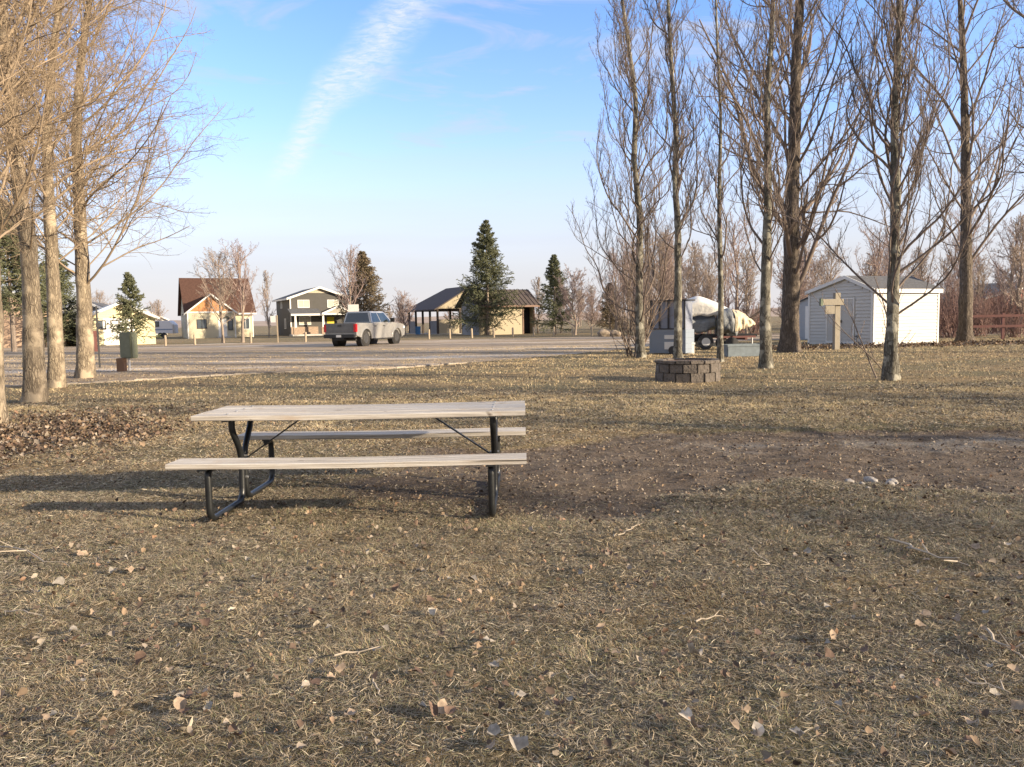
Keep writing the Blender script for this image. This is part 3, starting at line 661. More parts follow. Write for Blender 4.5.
# ---------------------------------------------------------------- picnic table
def picnic_table():
    X0, Y0, yaw = -1.148, 6.034, -0.015
    root = empty('picnic_table', (X0, Y0, 0), yaw)
    tag(root, 'weathered grey wooden picnic table on black steel tube frames with attached benches', 'picnic table')
    L_, tz, szt, s_ = 2.5, 0.735, 0.452, 0.665
    rs = random.Random(3)
    def plank(mb, y0, y1, z1, th, wv=0.0, x0=-L_/2, x1=L_/2):
        n = 12; rows_ = []
        for i in range(n+1):
            x = x0+(x1-x0)*i/n; dz = -0.008*math.sin(math.pi*i/n)*1.0+wv*math.sin(i*0.8); rows_.append((x, dz))
        vs = []
        e = 0.004
        for x, dz in rows_:
            vs += [(x, y0+e, z1-th+dz), (x, y0, z1-th+e+dz), (x, y0, z1-e+dz), (x, y0+e, z1+dz), (x, y1-e, z1+dz), (x, y1, z1-e+dz), (x, y1, z1-th+e+dz), (x, y1-e, z1-th+dz)]
        fs = [(i*8+k, i*8+(k+1) % 8, (i+1)*8+(k+1) % 8, (i+1)*8+k) for i in range(n) for k in range(8)]
        fs += [tuple(range(8)), tuple(range(n*8, n*8+8))[::-1]]
        mb.add(vs, fs)
    top = MB(); w_ = 0.72/4
    for i in range(4):
        plank(top, -0.36+i*w_+0.006, -0.36+(i+1)*w_-0.006, tz+rs.uniform(-0.002, 0.002), 0.038, 0.001, -L_/2+rs.uniform(0, .008), L_/2-rs.uniform(0, .008))
    top.build('tabletop', M_wood_grey, root)
    for sx in (-1, 1):
        for i in range(4):
            bo = MB(); cx_, cy_ = sx*1.0, -0.36+(i+.5)*w_; bo.tube([(cx_, cy_, tz-.002), (cx_, cy_, tz+.004), (cx_, cy_, tz+.006)], [.012, .012, .006], 8); bo.build('bolt', M_bolt, root)
    for sgn in (-1, 1):
        b_ = MB(); plank(b_, sgn*s_-0.125, sgn*s_-0.002, szt, 0.038, 0.001); plank(b_, sgn*s_+0.002, sgn*s_+0.125, szt-0.001, 0.038, 0.001)
        if sgn > 0: b_.build('bench_seat', M_wood_grey, root)
        else: b_.build('bench_seat', M_wood_grey, root)
    R_ = 0.024
    for sx in (-1, 1):
        x = sx*1.0
        fr = MB()
        for sg in (-1, 1):
            o_ = 0.0
            xx = x+sg*0.0
            pts = [(xx, sg*(s_-0.22), szt-0.038-R_), (xx, sg*s_, szt-0.038-R_), (xx, sg*(s_+0.0), R_), (xx, sg*0.045, R_), (xx, sg*0.03, 0.40), (xx, sg*0.20, 0.60), (xx, sg*0.20, tz-0.05)]
            pts[0] = (xx, sg*(s_-0.11), szt-0.038-R_)
            pts[1] = (xx, sg*(s_+0.02), szt-0.038-R_); pts[2] = (xx, sg*(s_+0.02), R_)
            fr.tube(fillet(pts, 0.10, 6), R_, 12)
        f_ = fr.build('frame', M_steel, root, smooth=True)
        cr = MB()
        cr.box(x-0.02, x+0.02, -0.34, 0.34, tz-0.052, tz-0.0395)                         # strap under the top
        for sg in (-1, 1):
            cr.box(x-0.03, x+0.03, sg*s_-0.12, sg*s_+0.12, szt-0.052, szt-0.0395)
        cr.build('bracket', M_steel, root)
        br = MB()
        p0 = Vector((x-sx*0.01, 0, 0.34)); p1 = Vector((x-sx*0.52, 0, tz-0.045))
        d = (p1-p0).normalized(); u = Vector((0, 1, 0))*0.016; w = d.cross(Vector((0, 1, 0))).normalized()*0.005
        br.add([p0-u-w, p0+u-w, p0+u+w, p0-u+w, p1-u-w, p1+u-w, p1+u+w, p1-u+w], [(0, 1, 2, 3), (4, 5, 6, 7), (0, 1, 5, 4), (1, 2, 6, 5), (2, 3, 7, 6), (3, 0, 4, 7)])
        br.build('brace', M_steel, root)
        for k_, (yy, zz) in enumerate(((0.0, 0.37), (0.0, 0.2))):
            bo = MB(); bo.tube([(x-0.035, yy, zz), (x+0.035, yy, zz)], 0.011, 6); bo.build('bolt', M_bolt, root)
picnic_table()

# ---------------------------------------------------------------- trees
def norm(v): return v/np.maximum(np.linalg.norm(v, axis=-1, keepdims=True), 1e-9)
def grow(st, d, ln, seg, up, wig, rng):
    pts = [st]; d = norm(d); p = st
    cu = rng.standard_normal(d.shape)*wig
    for s in range(seg):
        cu = cu*0.55+rng.standard_normal(d.shape)*wig*0.8
        d = norm(d+np.array([0, 0, 1.0])*(up/seg)+cu)
        p = p+d*(ln/seg)[:, None]; pts.append(p)
    return np.stack(pts, 1)
def interp(pts, t):
    n, s1, _ = pts.shape; f = t*(s1-1); i = np.minimum(f.astype(int), s1-2); w = (f-i)[..., None]
    a = np.arange(n)[:, None]
    return pts[a, i]*(1-w)+pts[a, i+1]*w, norm(pts[a, i+1]-pts[a, i])
def perp(d, az):
    ref = np.where(np.abs(d[..., 2:3]) < 0.95, np.array([0, 0, 1.0]), np.array([1.0, 0, 0]))
    u = norm(np.cross(d, ref)); w = np.cross(d, u)
    return u*np.cos(az)[..., None]+w*np.sin(az)[..., None]
def spawn(pts, ln, r0, r1, n, t0, t1, ang, asd, lf, rf, rng):
    N = len(pts); t = t0+(t1-t0)*(np.arange(n)[None]+rng.random((N, n)))/n
    p, d = interp(pts, t); az = rng.random((N, 1))*6.28+np.arange(n)[None]*2.4+rng.normal(0, .5, (N, n))
    a = np.abs(rng.normal(ang, asd, (N, n)))
    nd = d*np.cos(a)[..., None]+perp(d, az)*np.sin(a)[..., None]
    L_ = ln[:, None]*lf*(1.15-0.75*t)*rng.uniform(0.55, 1.2, (N, n))
    pr = r0[:, None]+(r1-r0)[:, None]*t
    R_ = np.maximum(pr*rf*rng.uniform(.7, 1.1, (N, n)), 0.0015)
    return p.reshape(-1, 3), nd.reshape(-1, 3), L_.ravel(), R_.ravel()
def tubes(pts, r0, r1, sides):
    N, S, _ = pts.shape; t = np.gradient(pts, axis=1); t = norm(t)
    base = perp(t[:, 0], np.zeros(N)); u = norm(base[:, None]-t*(base[:, None]*t).sum(-1, keepdims=True)); w = np.cross(t, u)
    rad = r0[:, None]+(r1-r0)[:, None]*np.linspace(0, 1, S)[None]
    a = np.arange(sides)*2*math.pi/sides
    V = pts[:, :, None]+rad[:, :, None, None]*(u[:, :, None]*np.cos(a)[None, None, :, None]+w[:, :, None]*np.sin(a)[None, None, :, None])
    i = np.arange(N*S*sides).reshape(N, S, sides); j = np.roll(i, -1, 2)
    Q = np.stack([i[:, :-1], j[:, :-1], j[:, 1:], i[:, 1:]], -1).reshape(-1, 4)
    return V.reshape(-1, 3), Q
def cat(parts):
    vs, qs = [], []; n = 0
    for V, Q in parts: vs.append(V); qs.append(Q+n); n += len(V)
    return np.concatenate(vs), np.concatenate(qs)
def trunk_mesh(pts, radii, sides, rng, flare=1.45, lump=0.05):
    """pts: list of xyz; resampled, with root flare and lumps"""
    pts = np.array(pts, float); radii = np.array(radii, float)
    zz = np.concatenate([[0], np.cumsum(np.linalg.norm(np.diff(pts, axis=0), axis=1))]); n = max(16, int(zz[-1]/0.22)); s = np.linspace(0, zz[-1], n)**1.0
    s = np.concatenate([[0, .06, .14], s[s > .2]])
    p = np.stack([np.interp(s, zz, pts[:, k]) for k in range(3)], -1); r = np.interp(s, zz, radii)
    # smooth the polyline
    for _ in range(3): p[1:-1] = (p[:-2]+2*p[1:-1]+p[2:])/4
    r = r*(1+(flare-1)*np.exp(-s/0.22)); p[0, 2] -= 0.12
    a = np.arange(sides)*2*math.pi/sides
    lob = 1+0.16*np.exp(-s/0.3)[:, None]*np.cos(a[None]*5+rng.random()*6)
    ph = rng.random(4)*6
    lobs = 1+lump*(np.sin(a[None]*2+s[:, None]*3.1+ph[0])+np.sin(a[None]*3-s[:, None]*5+ph[1])+0.7*np.sin(a[None]*1+s[:, None]*9+ph[2]))*0.6+lump*0.5*rng.standard_normal((len(s), sides))
    t = norm(np.gradient(p, axis=0)); u = norm(np.cross(t, np.array([0.0, 1.0, 0.0]))); w = np.cross(t, u)
    R_ = r[:, None]*lob*lobs
    V = p[:, None]+R_[..., None]*(u[:, None]*np.cos(a)[None, :, None]+w[:, None]*np.sin(a)[None, :, None])
    i = np.arange(len(s)*sides).reshape(len(s), sides); j = np.roll(i, -1, 1)
    Q = np.stack([i[:-1], j[:-1], j[1:], i[1:]], -1).reshape(-1, 4)
    return V.reshape(-1, 3), Q, p, r
def tree_geo(pts, radii, cfg, seed):
    rng = np.random.default_rng(seed)
    tv, tq, tp, tr = trunk_mesh(pts, radii, cfg.get('sides', 14), rng, cfg.get('flare', 1.4), cfg.get('lump', 0.05))
    H = tp[-1, 2]; n1 = cfg['n1']
    t = cfg['t0']+(cfg.get('t1', 0.97)-cfg['t0'])*(np.arange(n1)+rng.random(n1))/n1
    zc = t*H; P1 = np.stack([np.interp(zc, tp[:, 2], tp[:, k]) for k in range(3)], -1); r_at = np.interp(zc, tp[:, 2], tr)
    az = np.arange(n1)*2.399+rng.normal(0, .5, n1)
    if 'azbias' in cfg:
        b0, bw = cfg['azbias']; az = np.where(rng.random(n1) < bw, b0+rng.normal(0, .75, n1), az)
    a = np.radians(cfg['a_lo']+(cfg['a_hi']-cfg['a_lo'])*t+rng.normal(0, 7, n1))
    D1 = np.stack([np.sin(a)*np.cos(az), np.sin(a)*np.sin(az), np.cos(a)], -1)
    L1 = cfg['len']*(cfg['prof'](t))*rng.uniform(.75, 1.15, n1)
    R1 = np.minimum(r_at*0.62, cfg['r1']*(L1/cfg['len'])*rng.uniform(.7, 1.2, n1))
    P1 = P1+D1*(r_at*0.3)[:, None]
    lim, tw = [], []
    b1 = grow(P1, D1, L1, cfg.get('seg1', 12), cfg['up'][0], cfg['wig'][0], rng); e1 = R1*0.22; lim.append(tubes(b1, R1, e1, 7))
    cur = (b1, L1, R1, e1); first = True
    for i, (n, ang, lf, seg, sd) in enumerate(cfg['lv']):
        s_, d_, l_, r_ = spawn(cur[0], cur[1], cur[2], cur[3], n, 0.12 if i == 0 else 0.1, 0.98, math.radians(ang), 0.2, lf, 0.62, rng)
        r_ = np.maximum(r_, cfg['rmin'])
        b = grow(s_, d_, l_, seg, cfg['up'][i+1], cfg['wig'][i+1], rng); e = r_*0.45
        tw.append(tubes(b, r_, e, sd)); cur = (b, l_, r_, e)
    cv, cq = cat(lim+tw)
    k = cv[:, 2] > 0.02
    return (tv, tq), (cv, cq)
def make_tree(name, base, pts, radii, cfg, seed, mb, mt, label, group=None):
    base = np.array([base[0], base[1], 0.0])
    (tv, tq), (cv, cq) = tree_geo([np.array(p)-base for p in pts], radii, cfg, seed)
    root = empty(name, tuple(base)); tag(root, label, 'tree', group)
    link('trunk', np_mesh('trunk', tv, tq, smooth=True), mb, root)
    link('crown', np_mesh('crown', cv, cq, smooth=True), mt, root)
    return root
def copy_tree(src, loc, rz, sc_, label, group=None):
    r = src.copy(); COL.objects.link(r); r.location = loc; r.rotation_euler = (0, 0, rz); r.scale = sc_ if isinstance(sc_, tuple) else (sc_,)*3
    tag(r, label, None, group)
    for ch in src.children:
        c_ = ch.copy(); COL.objects.link(c_); c_.parent = r
    return r
def px_trunk(pix, Y, hgt_extra=0.0, lean=None):
    """trunk axis through photo points at depth Y; the last leg is continued upward"""
    pts = [at(px, py, Y) for px, py in pix]; g = P(*pix[0]); pts[0] = np.array([g[0], Y, 0.0])
    for k_, p in enumerate(pts[1:]): pass
    if hgt_extra:
        d = pts[-1]-pts[-2]; d = d/np.linalg.norm(d); d = d*0.5+np.array([0, 0, 0.5]); d /= np.linalg.norm(d); pts.append(pts[-1]+d*hgt_extra)
    return pts

oval = lambda t: np.clip(1.15*np.sin(np.clip(t*0.86+0.14, 0, 1)*math.pi)**0.7, 0.15, 1)
cone = lambda t: np.clip(1.12-t, 0.12, 1)
flat = lambda t: np.clip(1.1-0.35*t, 0.2, 1)
COTTON = dict(n1=48, t0=0.17, a_lo=58, a_hi=30, len=4.8, prof=flat, r1=0.029, flare=1.15, up=(0.7, 0.4, 0.3, 0.3), wig=(0.08, 0.12, 0.14, 0.16), seg1=12,
              lv=[(14, 44, 0.44, 7, 4), (9, 44, 0.45, 5, 3), (5, 42, 0.5, 3, 3)], rmin=0.0026)
COLUM = dict(n1=54, t0=0.07, a_lo=46, a_hi=18, len=4.6, prof=lambda t: np.clip(1.1-0.8*t, 0.25, 1), r1=0.030, flare=1.25, up=(4.6, 2.6, 1.6, 1.0), wig=(0.17, 0.18, 0.19, 0.18), seg1=20,
             lv=[(12, 27, 0.34, 8, 4), (7, 28, 0.42, 5, 3), (3, 32, 0.5, 3, 3)], rmin=0.0036)
BROAD = dict(n1=36, t0=0.10, a_lo=46, a_hi=26, len=8.2, prof=lambda t: np.clip(1.1-0.8*t, 0.2, 1), r1=0.085, flare=1.3, up=(0.9, 0.6, 0.4, 0.3), wig=(0.06, 0.12, 0.14, 0.16), seg1=14,
             lv=[(11, 38, 0.40, 8, 4), (7, 40, 0.42, 5, 3), (4, 40, 0.5, 3, 3)], rmin=0.005)

def Yof(px, py): return float(P(px, py)[1])
def tree_px(name, pix, width_px, cfg, seed, mb, mt, label, group=None, extra=5.0, top_r=0.3, **over):
    Y = Yof(*pix[0]); c_ = dict(cfg); c_.update(over)
    pts = px_trunk(pix, Y, extra); r0 = width_px/FPX*Y/2
    zs = [p[2] for p in pts]; rad = [r0*(1-(1-top_r*.4)*(z/zs[-1])**.8) for z in zs]
    return make_tree(name, (pts[0][0], Y), pts, rad, c_, seed, mb, mt, label, group)
GL = 'tall bare trees at the left edge of the lawn'
tree_px('bare_tree', [(-8, 424), (-9, 300), (-13, 150), (-18, 0)], 24, COTTON, 101, M_bark_tan, M_twig_tan, 'pale bare tree cut by the left edge, nearest of the row', GL, 4, n1=44, len=3.2, t0=.24)
tree_px('bare_tree', [(35, 402), (32, 300), (28, 235), (20, 200), (12, 110), (6, 50), (2, 0)], 21, COTTON, 102, M_bark_tan, M_twig_tan, 'smooth tan-trunked bare tree, second in the left row, leaves piled at its foot', GL, 4, len=3.6, t0=.24)
tree_px('bare_tree', [(57, 388), (54, 300), (50, 220), (46, 140), (52, 60), (60, 0)], 16, COTTON, 103, M_bark_tan, M_twig_tan, 'slim bare tree with knotty trunk, third in the left row', GL, 4, len=3.8, t0=.22)
tree_px('bare_tree', [(86, 378), (84, 300), (80, 220), (76, 130), (82, 50), (90, 0)], 17, COTTON, 104, M_bark_tan, M_twig_tan, 'wide-crowned bare tree, last of the left row, by the maroon sign', GL, 4, n1=76, len=5.4, t0=.17, a_lo=68, a_hi=38)
GR = 'tall bare poplars right of the lawn'
tree_px('poplar_tree', [(641, 358), (639, 300), (640, 220), (634, 160), (636, 100), (628, 40), (622, 0)], 9, COLUM, 217, M_bark_grey, M_twig_grey, 'crooked narrow poplar with many upright shoots around its base, leftmost of the poplars', GR, 5, len=5.0, n1=74, t0=.04, lump=.09, a_lo=62)
tree_px('poplar_tree', [(678, 366), (678, 300), (678, 220), (674, 180), (677, 150), (671, 60), (668, 0)], 9, COLUM, 202, M_bark_grey, M_twig_grey, 'slim grey poplar growing out of the block planter', GR, 4, len=3.8, n1=44, t0=.2, lump=.09)
tree_px('poplar_tree', [(720, 362), (721, 300), (719, 200), (721, 120), (717, 40), (716, 0)], 6.5, COLUM, 203, M_bark_grey, M_twig_grey, 'very thin poplar stem just right of the block planter', GR, 3, len=3.4, n1=32, t0=.15)
tree_px('poplar_tree', [(766, 368), (765, 300), (768, 200), (767, 100), (772, 30), (773, 0)], 12, COLUM, 204, M_bark_grey, M_twig_grey, 'straight grey poplar in front of the thick brown trunk', GR, 4, len=4.2, n1=42, t0=.15)
tree_px('cottonwood_tree', [(789, 352), (791, 290), (792, 200), (795, 130), (796, 60), (800, 0)], 19, BROAD, 205, M_bark_brown, M_twig_brown, 'thick brown furrowed trunk with wide climbing limbs, left of the white shed', 'large spreading bare trees near the shed', 6, t0=.08, n1=44, top_r=.5)
tree_px('poplar_tree', [(890, 380), (893, 300), (896, 200), (894, 120), (899, 40), (899, 0)], 13.5, COLUM, 206, M_bark_grey, M_twig_grey, 'dark mossy poplar standing in front of the white shed', GR, 4, len=4.6, n1=60, t0=.10, a_lo=56, lump=.08)
tree_px('cottonwood_tree', [(965, 342), (966, 290), (966, 200), (965, 120), (963, 50), (960, 0)], 14, BROAD, 207, M_bark_brown, M_twig_brown, 'bare tree with a dark trunk right of the white shed', 'large spreading bare trees near the shed', 6, t0=.14, n1=26, len=7.5)
tree_px('cottonwood_tree', [(1078, 352), (1078, 250), (1080, 150), (1085, 0)], 18, BROAD, 208, M_bark_brown, M_twig_brown, 'bare tree whose limbs reach in from beyond the right edge', 'large spreading bare trees near the shed', 6, t0=.14, n1=30, len=7.0)
# upright shoots at the foot of the leftmost poplar and the one by the shed
def shoots(px, py, n, spread, h, seed, lab):
    g = P(px, py); rng = np.random.default_rng(seed)
    st = np.stack([rng.normal(0, .16, n), rng.normal(0, .16, n), np.full(n, -0.03)], -1)
    az = rng.random(n)*6.28; a = rng.uniform(.25, spread, n); d = np.stack([np.sin(a)*np.cos(az), np.sin(a)*np.sin(az), np.cos(a)], -1)
    L_ = h*rng.uniform(.5, 1.1, n); b = grow(st, d, L_, 10, 0.9, .09, rng); r_ = rng.uniform(.012, .03, n); parts = [tubes(b, r_, r_*.3, 5)]
    s_, d_, l_, q_ = spawn(b, L_, r_, r_*.3, 7, .15, .95, .5, .2, .35, .55, rng); q_ = np.maximum(q_, .004); b2 = grow(s_, d_, l_, 5, .6, .14, rng); parts.append(tubes(b2, q_, q_*.4, 3))
    s_, d_, l_, q_ = spawn(b2, l_, q_, q_*.4, 4, .15, .95, .5, .2, .5, .6, rng); q_ = np.maximum(q_, .004); b3 = grow(s_, d_, l_, 3, .5, .14, rng); parts.append(tubes(b3, q_, q_*.4, 3))
    V_, Q_ = cat(parts); o = link('shrub', np_mesh('shrub', V_, Q_, smooth=True), M_twig_brown); o.location = (g[0], g[1], 0); tag(o, lab, 'shrub')
shoots(637, 357, 26, .55, 4.0, 301, 'dense bush of upright suckers at the foot of the leftmost poplar')
shoots(897, 378, 5, .8, 3.0, 302, 'few curved suckers rising beside the dark mossy poplar by the shed')

# far bare trees: prototypes then copies
FAR = dict(n1=30, t0=0.18, a_lo=50, a_hi=30, len=3.4, prof=oval, r1=0.05, up=(0.7, 0.5, 0.4, 0.3), wig=(0.09, 0.12, 0.14, 0.16), seg1=8, sides=8,
           lv=[(9, 38, 0.45, 5, 3), (6, 40, 0.45, 4, 3), (4, 38, 0.5, 3, 3)], rmin=0.009)
def proto(name, cfg, seed, H, r, mb, mt, label, loc):
    rng = np.random.default_rng(seed+900); pts = [(0, 0, 0)]
    for i in range(1, 7): pts.append((rng.normal(0, .12), rng.normal(0, .12), H*i/6))
    o = make_tree(name, (0, 0), pts, [r*(1-.8*i/6) for i in range(7)], cfg, seed, mb, mt, label); o.location = loc; return o
def gp(px, py): g = P(px, py); return (g[0], g[1], 0)
M_bark_far = mat('bark_far', (0.24, 0.19, 0.15), 0.9, var=0.25, scale=3)
tA = proto('bare_tree', FAR, 401, 7.8, 0.13, M_bark_far, M_twig_far, 'bare forked tree in front of the yellow house door', gp(223, 343))
tB = proto('bare_tree', dict(FAR, a_lo=42, a_hi=22, n1=20), 402, 8.2, 0.14, M_bark_far, M_twig_pink, 'bare vase-shaped tree before the right end of the yellow house', gp(243, 342.5))
tA.scale = (.88,)*3; tB.scale = (.9,)*3
tC = proto('bare_tree', dict(FAR, n1=30, len=2.2, t0=.08, a_lo=40, a_hi=20, rmin=.012), 403, 7.0, 0.10, M_bark_far, M_twig_far, 'bare upright tree behind the far right end of the thicket', (58, 95, 0))
tD = proto('bare_tree', dict(FAR, n1=26, len=2.6, t0=.1, a_lo=60, a_hi=35, rmin=.012), 404, 5.0, 0.10, M_bark_far, M_twig_pink, 'low bushy bare tree right of the small spruce', gp(575, 335))
copy_tree(tB, gp(352, 337.0), 1.2, (1.05, 1.05, 1.0), 'bare spreading tree behind the pickup truck, left of the brown spruce')
copy_tree(tC, gp(269, 337.5), .4, (.6, .6, 1.0), 'narrow bare tree between the yellow and the grey house')
copy_tree(tD, gp(405, 335.5), .9, .8, 'low bare bush left of the picnic shelter')
copy_tree(tC, gp(561, 333), .5, .9, 'tall bare tree behind the small spruce')
copy_tree(tC, gp(538, 333), 2.5, .8, 'bare tree between the two green spruces')
copy_tree(tC, gp(160, 336), 2.2, .75, 'bare tree above the white camper')
copy_tree(tD, gp(592, 333), 2.9, .7, 'low bare tree left of the boulder')
rt = random.Random(8)
spots = []
for i in range(80):
    px = rt.uniform(600, 1150) if i < 72 else rt.uniform(560, 700)
    Y = rt.uniform(52, 100) if i > 16 else rt.uniform(44, 60)
    if px < 660: Y = rt.uniform(75, 110)
    g = at(px, 320, Y); src = [tA, tB, tC, tC, tD][rt.randrange(5)]; s_ = rt.uniform(.75, 1.3)*(1.0 if Y > 60 else .8)
    zone = 'far behind the leftmost poplar' if px < 660 else 'behind the hut and covered boat' if px < 770 else 'rising behind the white shed' if px < 945 else 'beyond the red shrubs at the right edge'
    kind_ = {id(tA): 'forked', id(tB): 'vase-shaped', id(tC): 'upright', id(tD): 'low bushy'}[id(src)]
    copy_tree(src, (g[0], Y, 0), rt.uniform(0, 6.28), (s_, s_, s_*rt.uniform(.85, 1.1)), kind_+' bare tree in the thicket '+zone, kind_+' thicket trees '+zone)
for i in range(34):
    px = rt.uniform(-60, 620); Y = rt.uniform(105, 150); g = at(px, 320, Y)
    zone = 'left of the yellow house' if px < 180 else 'between the two houses' if px < 345 else 'behind the shelter and restroom building' if px < 545 else 'right of the restroom building'
    copy_tree([tA, tD, tC][i % 3], (g[0], Y, 0), rt.uniform(0, 6.28), rt.uniform(.6, .85), 'small bare tree on the skyline '+zone, 'skyline trees '+zone)
# reddish osier shrubs right of the shed
def shrub_mesh(seed, n=40, h=2.0):
    rng = np.random.default_rng(seed); st = np.stack([rng.normal(0, .35, n), rng.normal(0, .35, n), np.zeros(n)], -1)
    az = rng.random(n)*6.28; a = rng.uniform(.1, .75, n); d = np.stack([np.sin(a)*np.cos(az), np.sin(a)*np.sin(az), np.cos(a)], -1)
    L_ = h*rng.uniform(.5, 1.1, n); b = grow(st, d, L_, 6, .3, .09, rng); r_ = np.full(n, .016); parts = [tubes(b, r_, r_*.5, 3)]
    s_, d_, l_, q_ = spawn(b, L_, r_, r_*.5, 7, .2, .95, .6, .2, .4, .8, rng); b2 = grow(s_, d_, l_, 4, .3, .14, rng); q_ = np.maximum(q_, .010); parts.append(tubes(b2, q_, q_*.5, 3))
    return np_mesh('shrub', *cat(parts), smooth=True)
sh = [shrub_mesh(1), shrub_mesh(2, 50, 1.7)]
for px, Y, s_ in ((950, 42, 1.1), (962, 44, 1.2), (935, 46, 1.3), (978, 43, 1.0), (990, 47, 1.1), (1004, 50, 1.3), (1020, 46, 1.2), (1040, 48, 1.2), (945, 52, 1.3), (970, 55, 1.3), (752, 55, 1.2), (730, 52, 1.3), (700, 55, 1.2), (1015, 40, .8)):
    g = at(px, 320, Y); inst('shrub', sh[int(px) % 2], M_twig_red if px > 900 else M_twig_pink, (g[0], Y, 0), (0, 0, px), s_*1.1,
                             'reddish bare shrub in the tangle right of the white shed' if px > 900 else 'bare brown shrub behind the parked trailers', 'shrub', 'reddish shrubs right of the shed' if px > 900 else 'brown shrubs behind the trailers')

# spruces
def spruce_geo(H, R_, seed, dens=1.0, t0=0.06, droop=0.25):
    rng = np.random.default_rng(seed); n = int(210*dens); t = t0+(1-t0)*((np.arange(n)+rng.random(n))/n)**0.9
    t = np.minimum(t, 0.985)
    t = np.round(t*21)/21*0.85+t*0.15
    az = rng.random(n)*6.28; ln = 1.5*R_*(1.02-t)**0.85*rng.uniform(.62, 1.15, n)+0.08
    up0 = -0.25+0.9*t
    d = np.stack([np.cos(az), np.sin(az), up0], -1); st = np.stack([np.zeros(n), np.zeros(n), t*H], -1)
    b = grow(st, d, ln, 6, droop, .05, rng); r_ = 0.012+0.02*(1-t); parts = [tubes(b, r_, r_*.4, 3)]
    s_, d_, l_, q_ = spawn(b, ln, r_, r_*.4, 12, .15, 1.0, .75, .2, .35, .7, rng); d_[:, 2] -= .12
    q_ = np.maximum(q_, .02); b2 = grow(s_, d_, np.maximum(l_, .15), 3, -.1, .1, rng)
    parts.append(tubes(b2, q_*1.2, q_*.6, 3))
    # needle sprays: small blades along every branchlet
    allb = np.concatenate([b2[:, 1:].reshape(-1, 3), b2[:, 2:].reshape(-1, 3), b[:, 1:].reshape(-1, 3)])
    m_ = len(allb); k = 3; c0 = np.repeat(allb, k, 0); dd = norm(rng.standard_normal((m_*k, 3))*np.array([1, 1, .55])); pp = norm(np.cross(dd, rng.standard_normal((m_*k, 3))))
    l3 = rng.uniform(.07, .17, (m_*k, 1))*(0.6+0.4*R_/2); w3 = .028
    V_ = np.stack([c0-pp*w3, c0+pp*w3, c0+dd*l3], 1).reshape(-1, 3); T_ = np.arange(m_*k*3).reshape(-1, 3)
    bv, bq = cat(parts)
    return np.concatenate([bv, V_]), bq, T_+len(bv)
def spruce(px, py, H, R_, seed, m_, lab, Y=None, t0=.07, dens=1.0):
    g = gp(px, py) if Y is None else (float(at(px, 320, Y)[0]), Y, 0)
    root = empty('spruce_tree', g); tag(root, lab, 'tree'); V_, Q_, T_ = spruce_geo(H, R_, seed, dens, t0)
    tm = MB(); tm.tube([(0, 0, -.1), (0.02, 0, H*.3), (0, .02, H*.7), (0, 0, H)], [H*.018, H*.013, H*.007, .01], 8); tm.build('trunk', M_bark_far, root, smooth=True)
    link('crown', np_mesh('crown', V_, Q_, T_), m_, root)
spruce(488, 335, 10.6, 2.55, 1, M_needle, 'tall green spruce in front of the restroom building', dens=1.6, t0=.09)
spruce(555, 334.5, 7.0, 1.6, 2, M_needle, 'smaller green spruce right of the restroom building', dens=.8, t0=.1)
spruce(365, 336, 8.6, 2.5, 3, M_needle_pale, 'brownish spruce standing behind the pickup truck', dens=1.5)
spruce(131, 341, 5.3, 1.3, 4, M_needle, 'small layered spruce above the green box', Y=58, dens=.55, t0=.12)
spruce(12, 345, 9.0, 2.7, 5, M_needle, 'dark spruce behind the trunks at the far left edge', Y=48, dens=1.3, t0=.28)
spruce(58, 345, 7.5, 2.0, 6, M_needle, 'dark spruce half hidden between the second and last left trunks', Y=60, dens=1.1)
spruce(610, 333, 5.5, 1.6, 7, M_needle_pale, 'small grey spruce behind the leftmost poplar', Y=95, dens=.9)
# ---------------------------------------------------------------- buildings
def M2(a, loc): return Matrix.Translation(Vector(loc)) @ Matrix.Rotation(a, 4, 'Z')
def siding_mat(name, col, board=0.15, axis_='z', var=0.08, rough=0.6):
    m, nt, b = nmat(name); n = nt.nodes; L = nt.links; tcn = n.new('ShaderNodeTexCoord'); sp = n.new('ShaderNodeSeparateXYZ'); L.new(tcn.outputs['Object'], sp.inputs[0])
    d = n.new('ShaderNodeMath'); d.operation = 'DIVIDE'; L.new(sp.outputs['XYZ'.index(axis_.upper())], d.inputs[0]); d.inputs[1].default_value = board
    fr = n.new('ShaderNodeMath'); fr.operation = 'FRACT'; L.new(d.outputs[0], fr.inputs[0])
    nz_ = n.new('ShaderNodeTexNoise'); nz_.inputs['Scale'].default_value = 1.2; nz_.inputs['Detail'].default_value = 6; L.new(tcn.outputs['Object'], nz_.inputs['Vector'])
    mx = n.new('ShaderNodeMix'); mx.data_type = 'RGBA'; mx.inputs[6].default_value = tuple(c_*(1-var) for c_ in col)+(1,); mx.inputs[7].default_value = tuple(min(1, c_*(1+var)) for c_ in col)+(1,)
    L.new(nz_.outputs[0], mx.inputs[0]); L.new(mx.outputs[2], b.inputs['Base Color']); b.inputs['Roughness'].default_value = rough
    bp = n.new('ShaderNodeBump'); bp.inputs['Distance'].default_value = 0.03; bp.inputs['Strength'].default_value = 1; L.new(fr.outputs[0], bp.inputs['Height']); L.new(bp.outputs[0], b.inputs['Normal'])
    return m
M_yellow = siding_mat('yellow_siding', (0.56, 0.50, 0.36)); M_white = mat('white_trim', (0.66, 0.645, 0.61), 0.6, var=.05)
M_cedar = mat('cedar_shingle', (0.42, 0.20, 0.085), 0.85, var=.3, scale=9)
M_roof_brown = mat('brown_shingle', (0.085, 0.046, 0.034), 0.95, var=.3, scale=7, bump=.02, spec=.15)
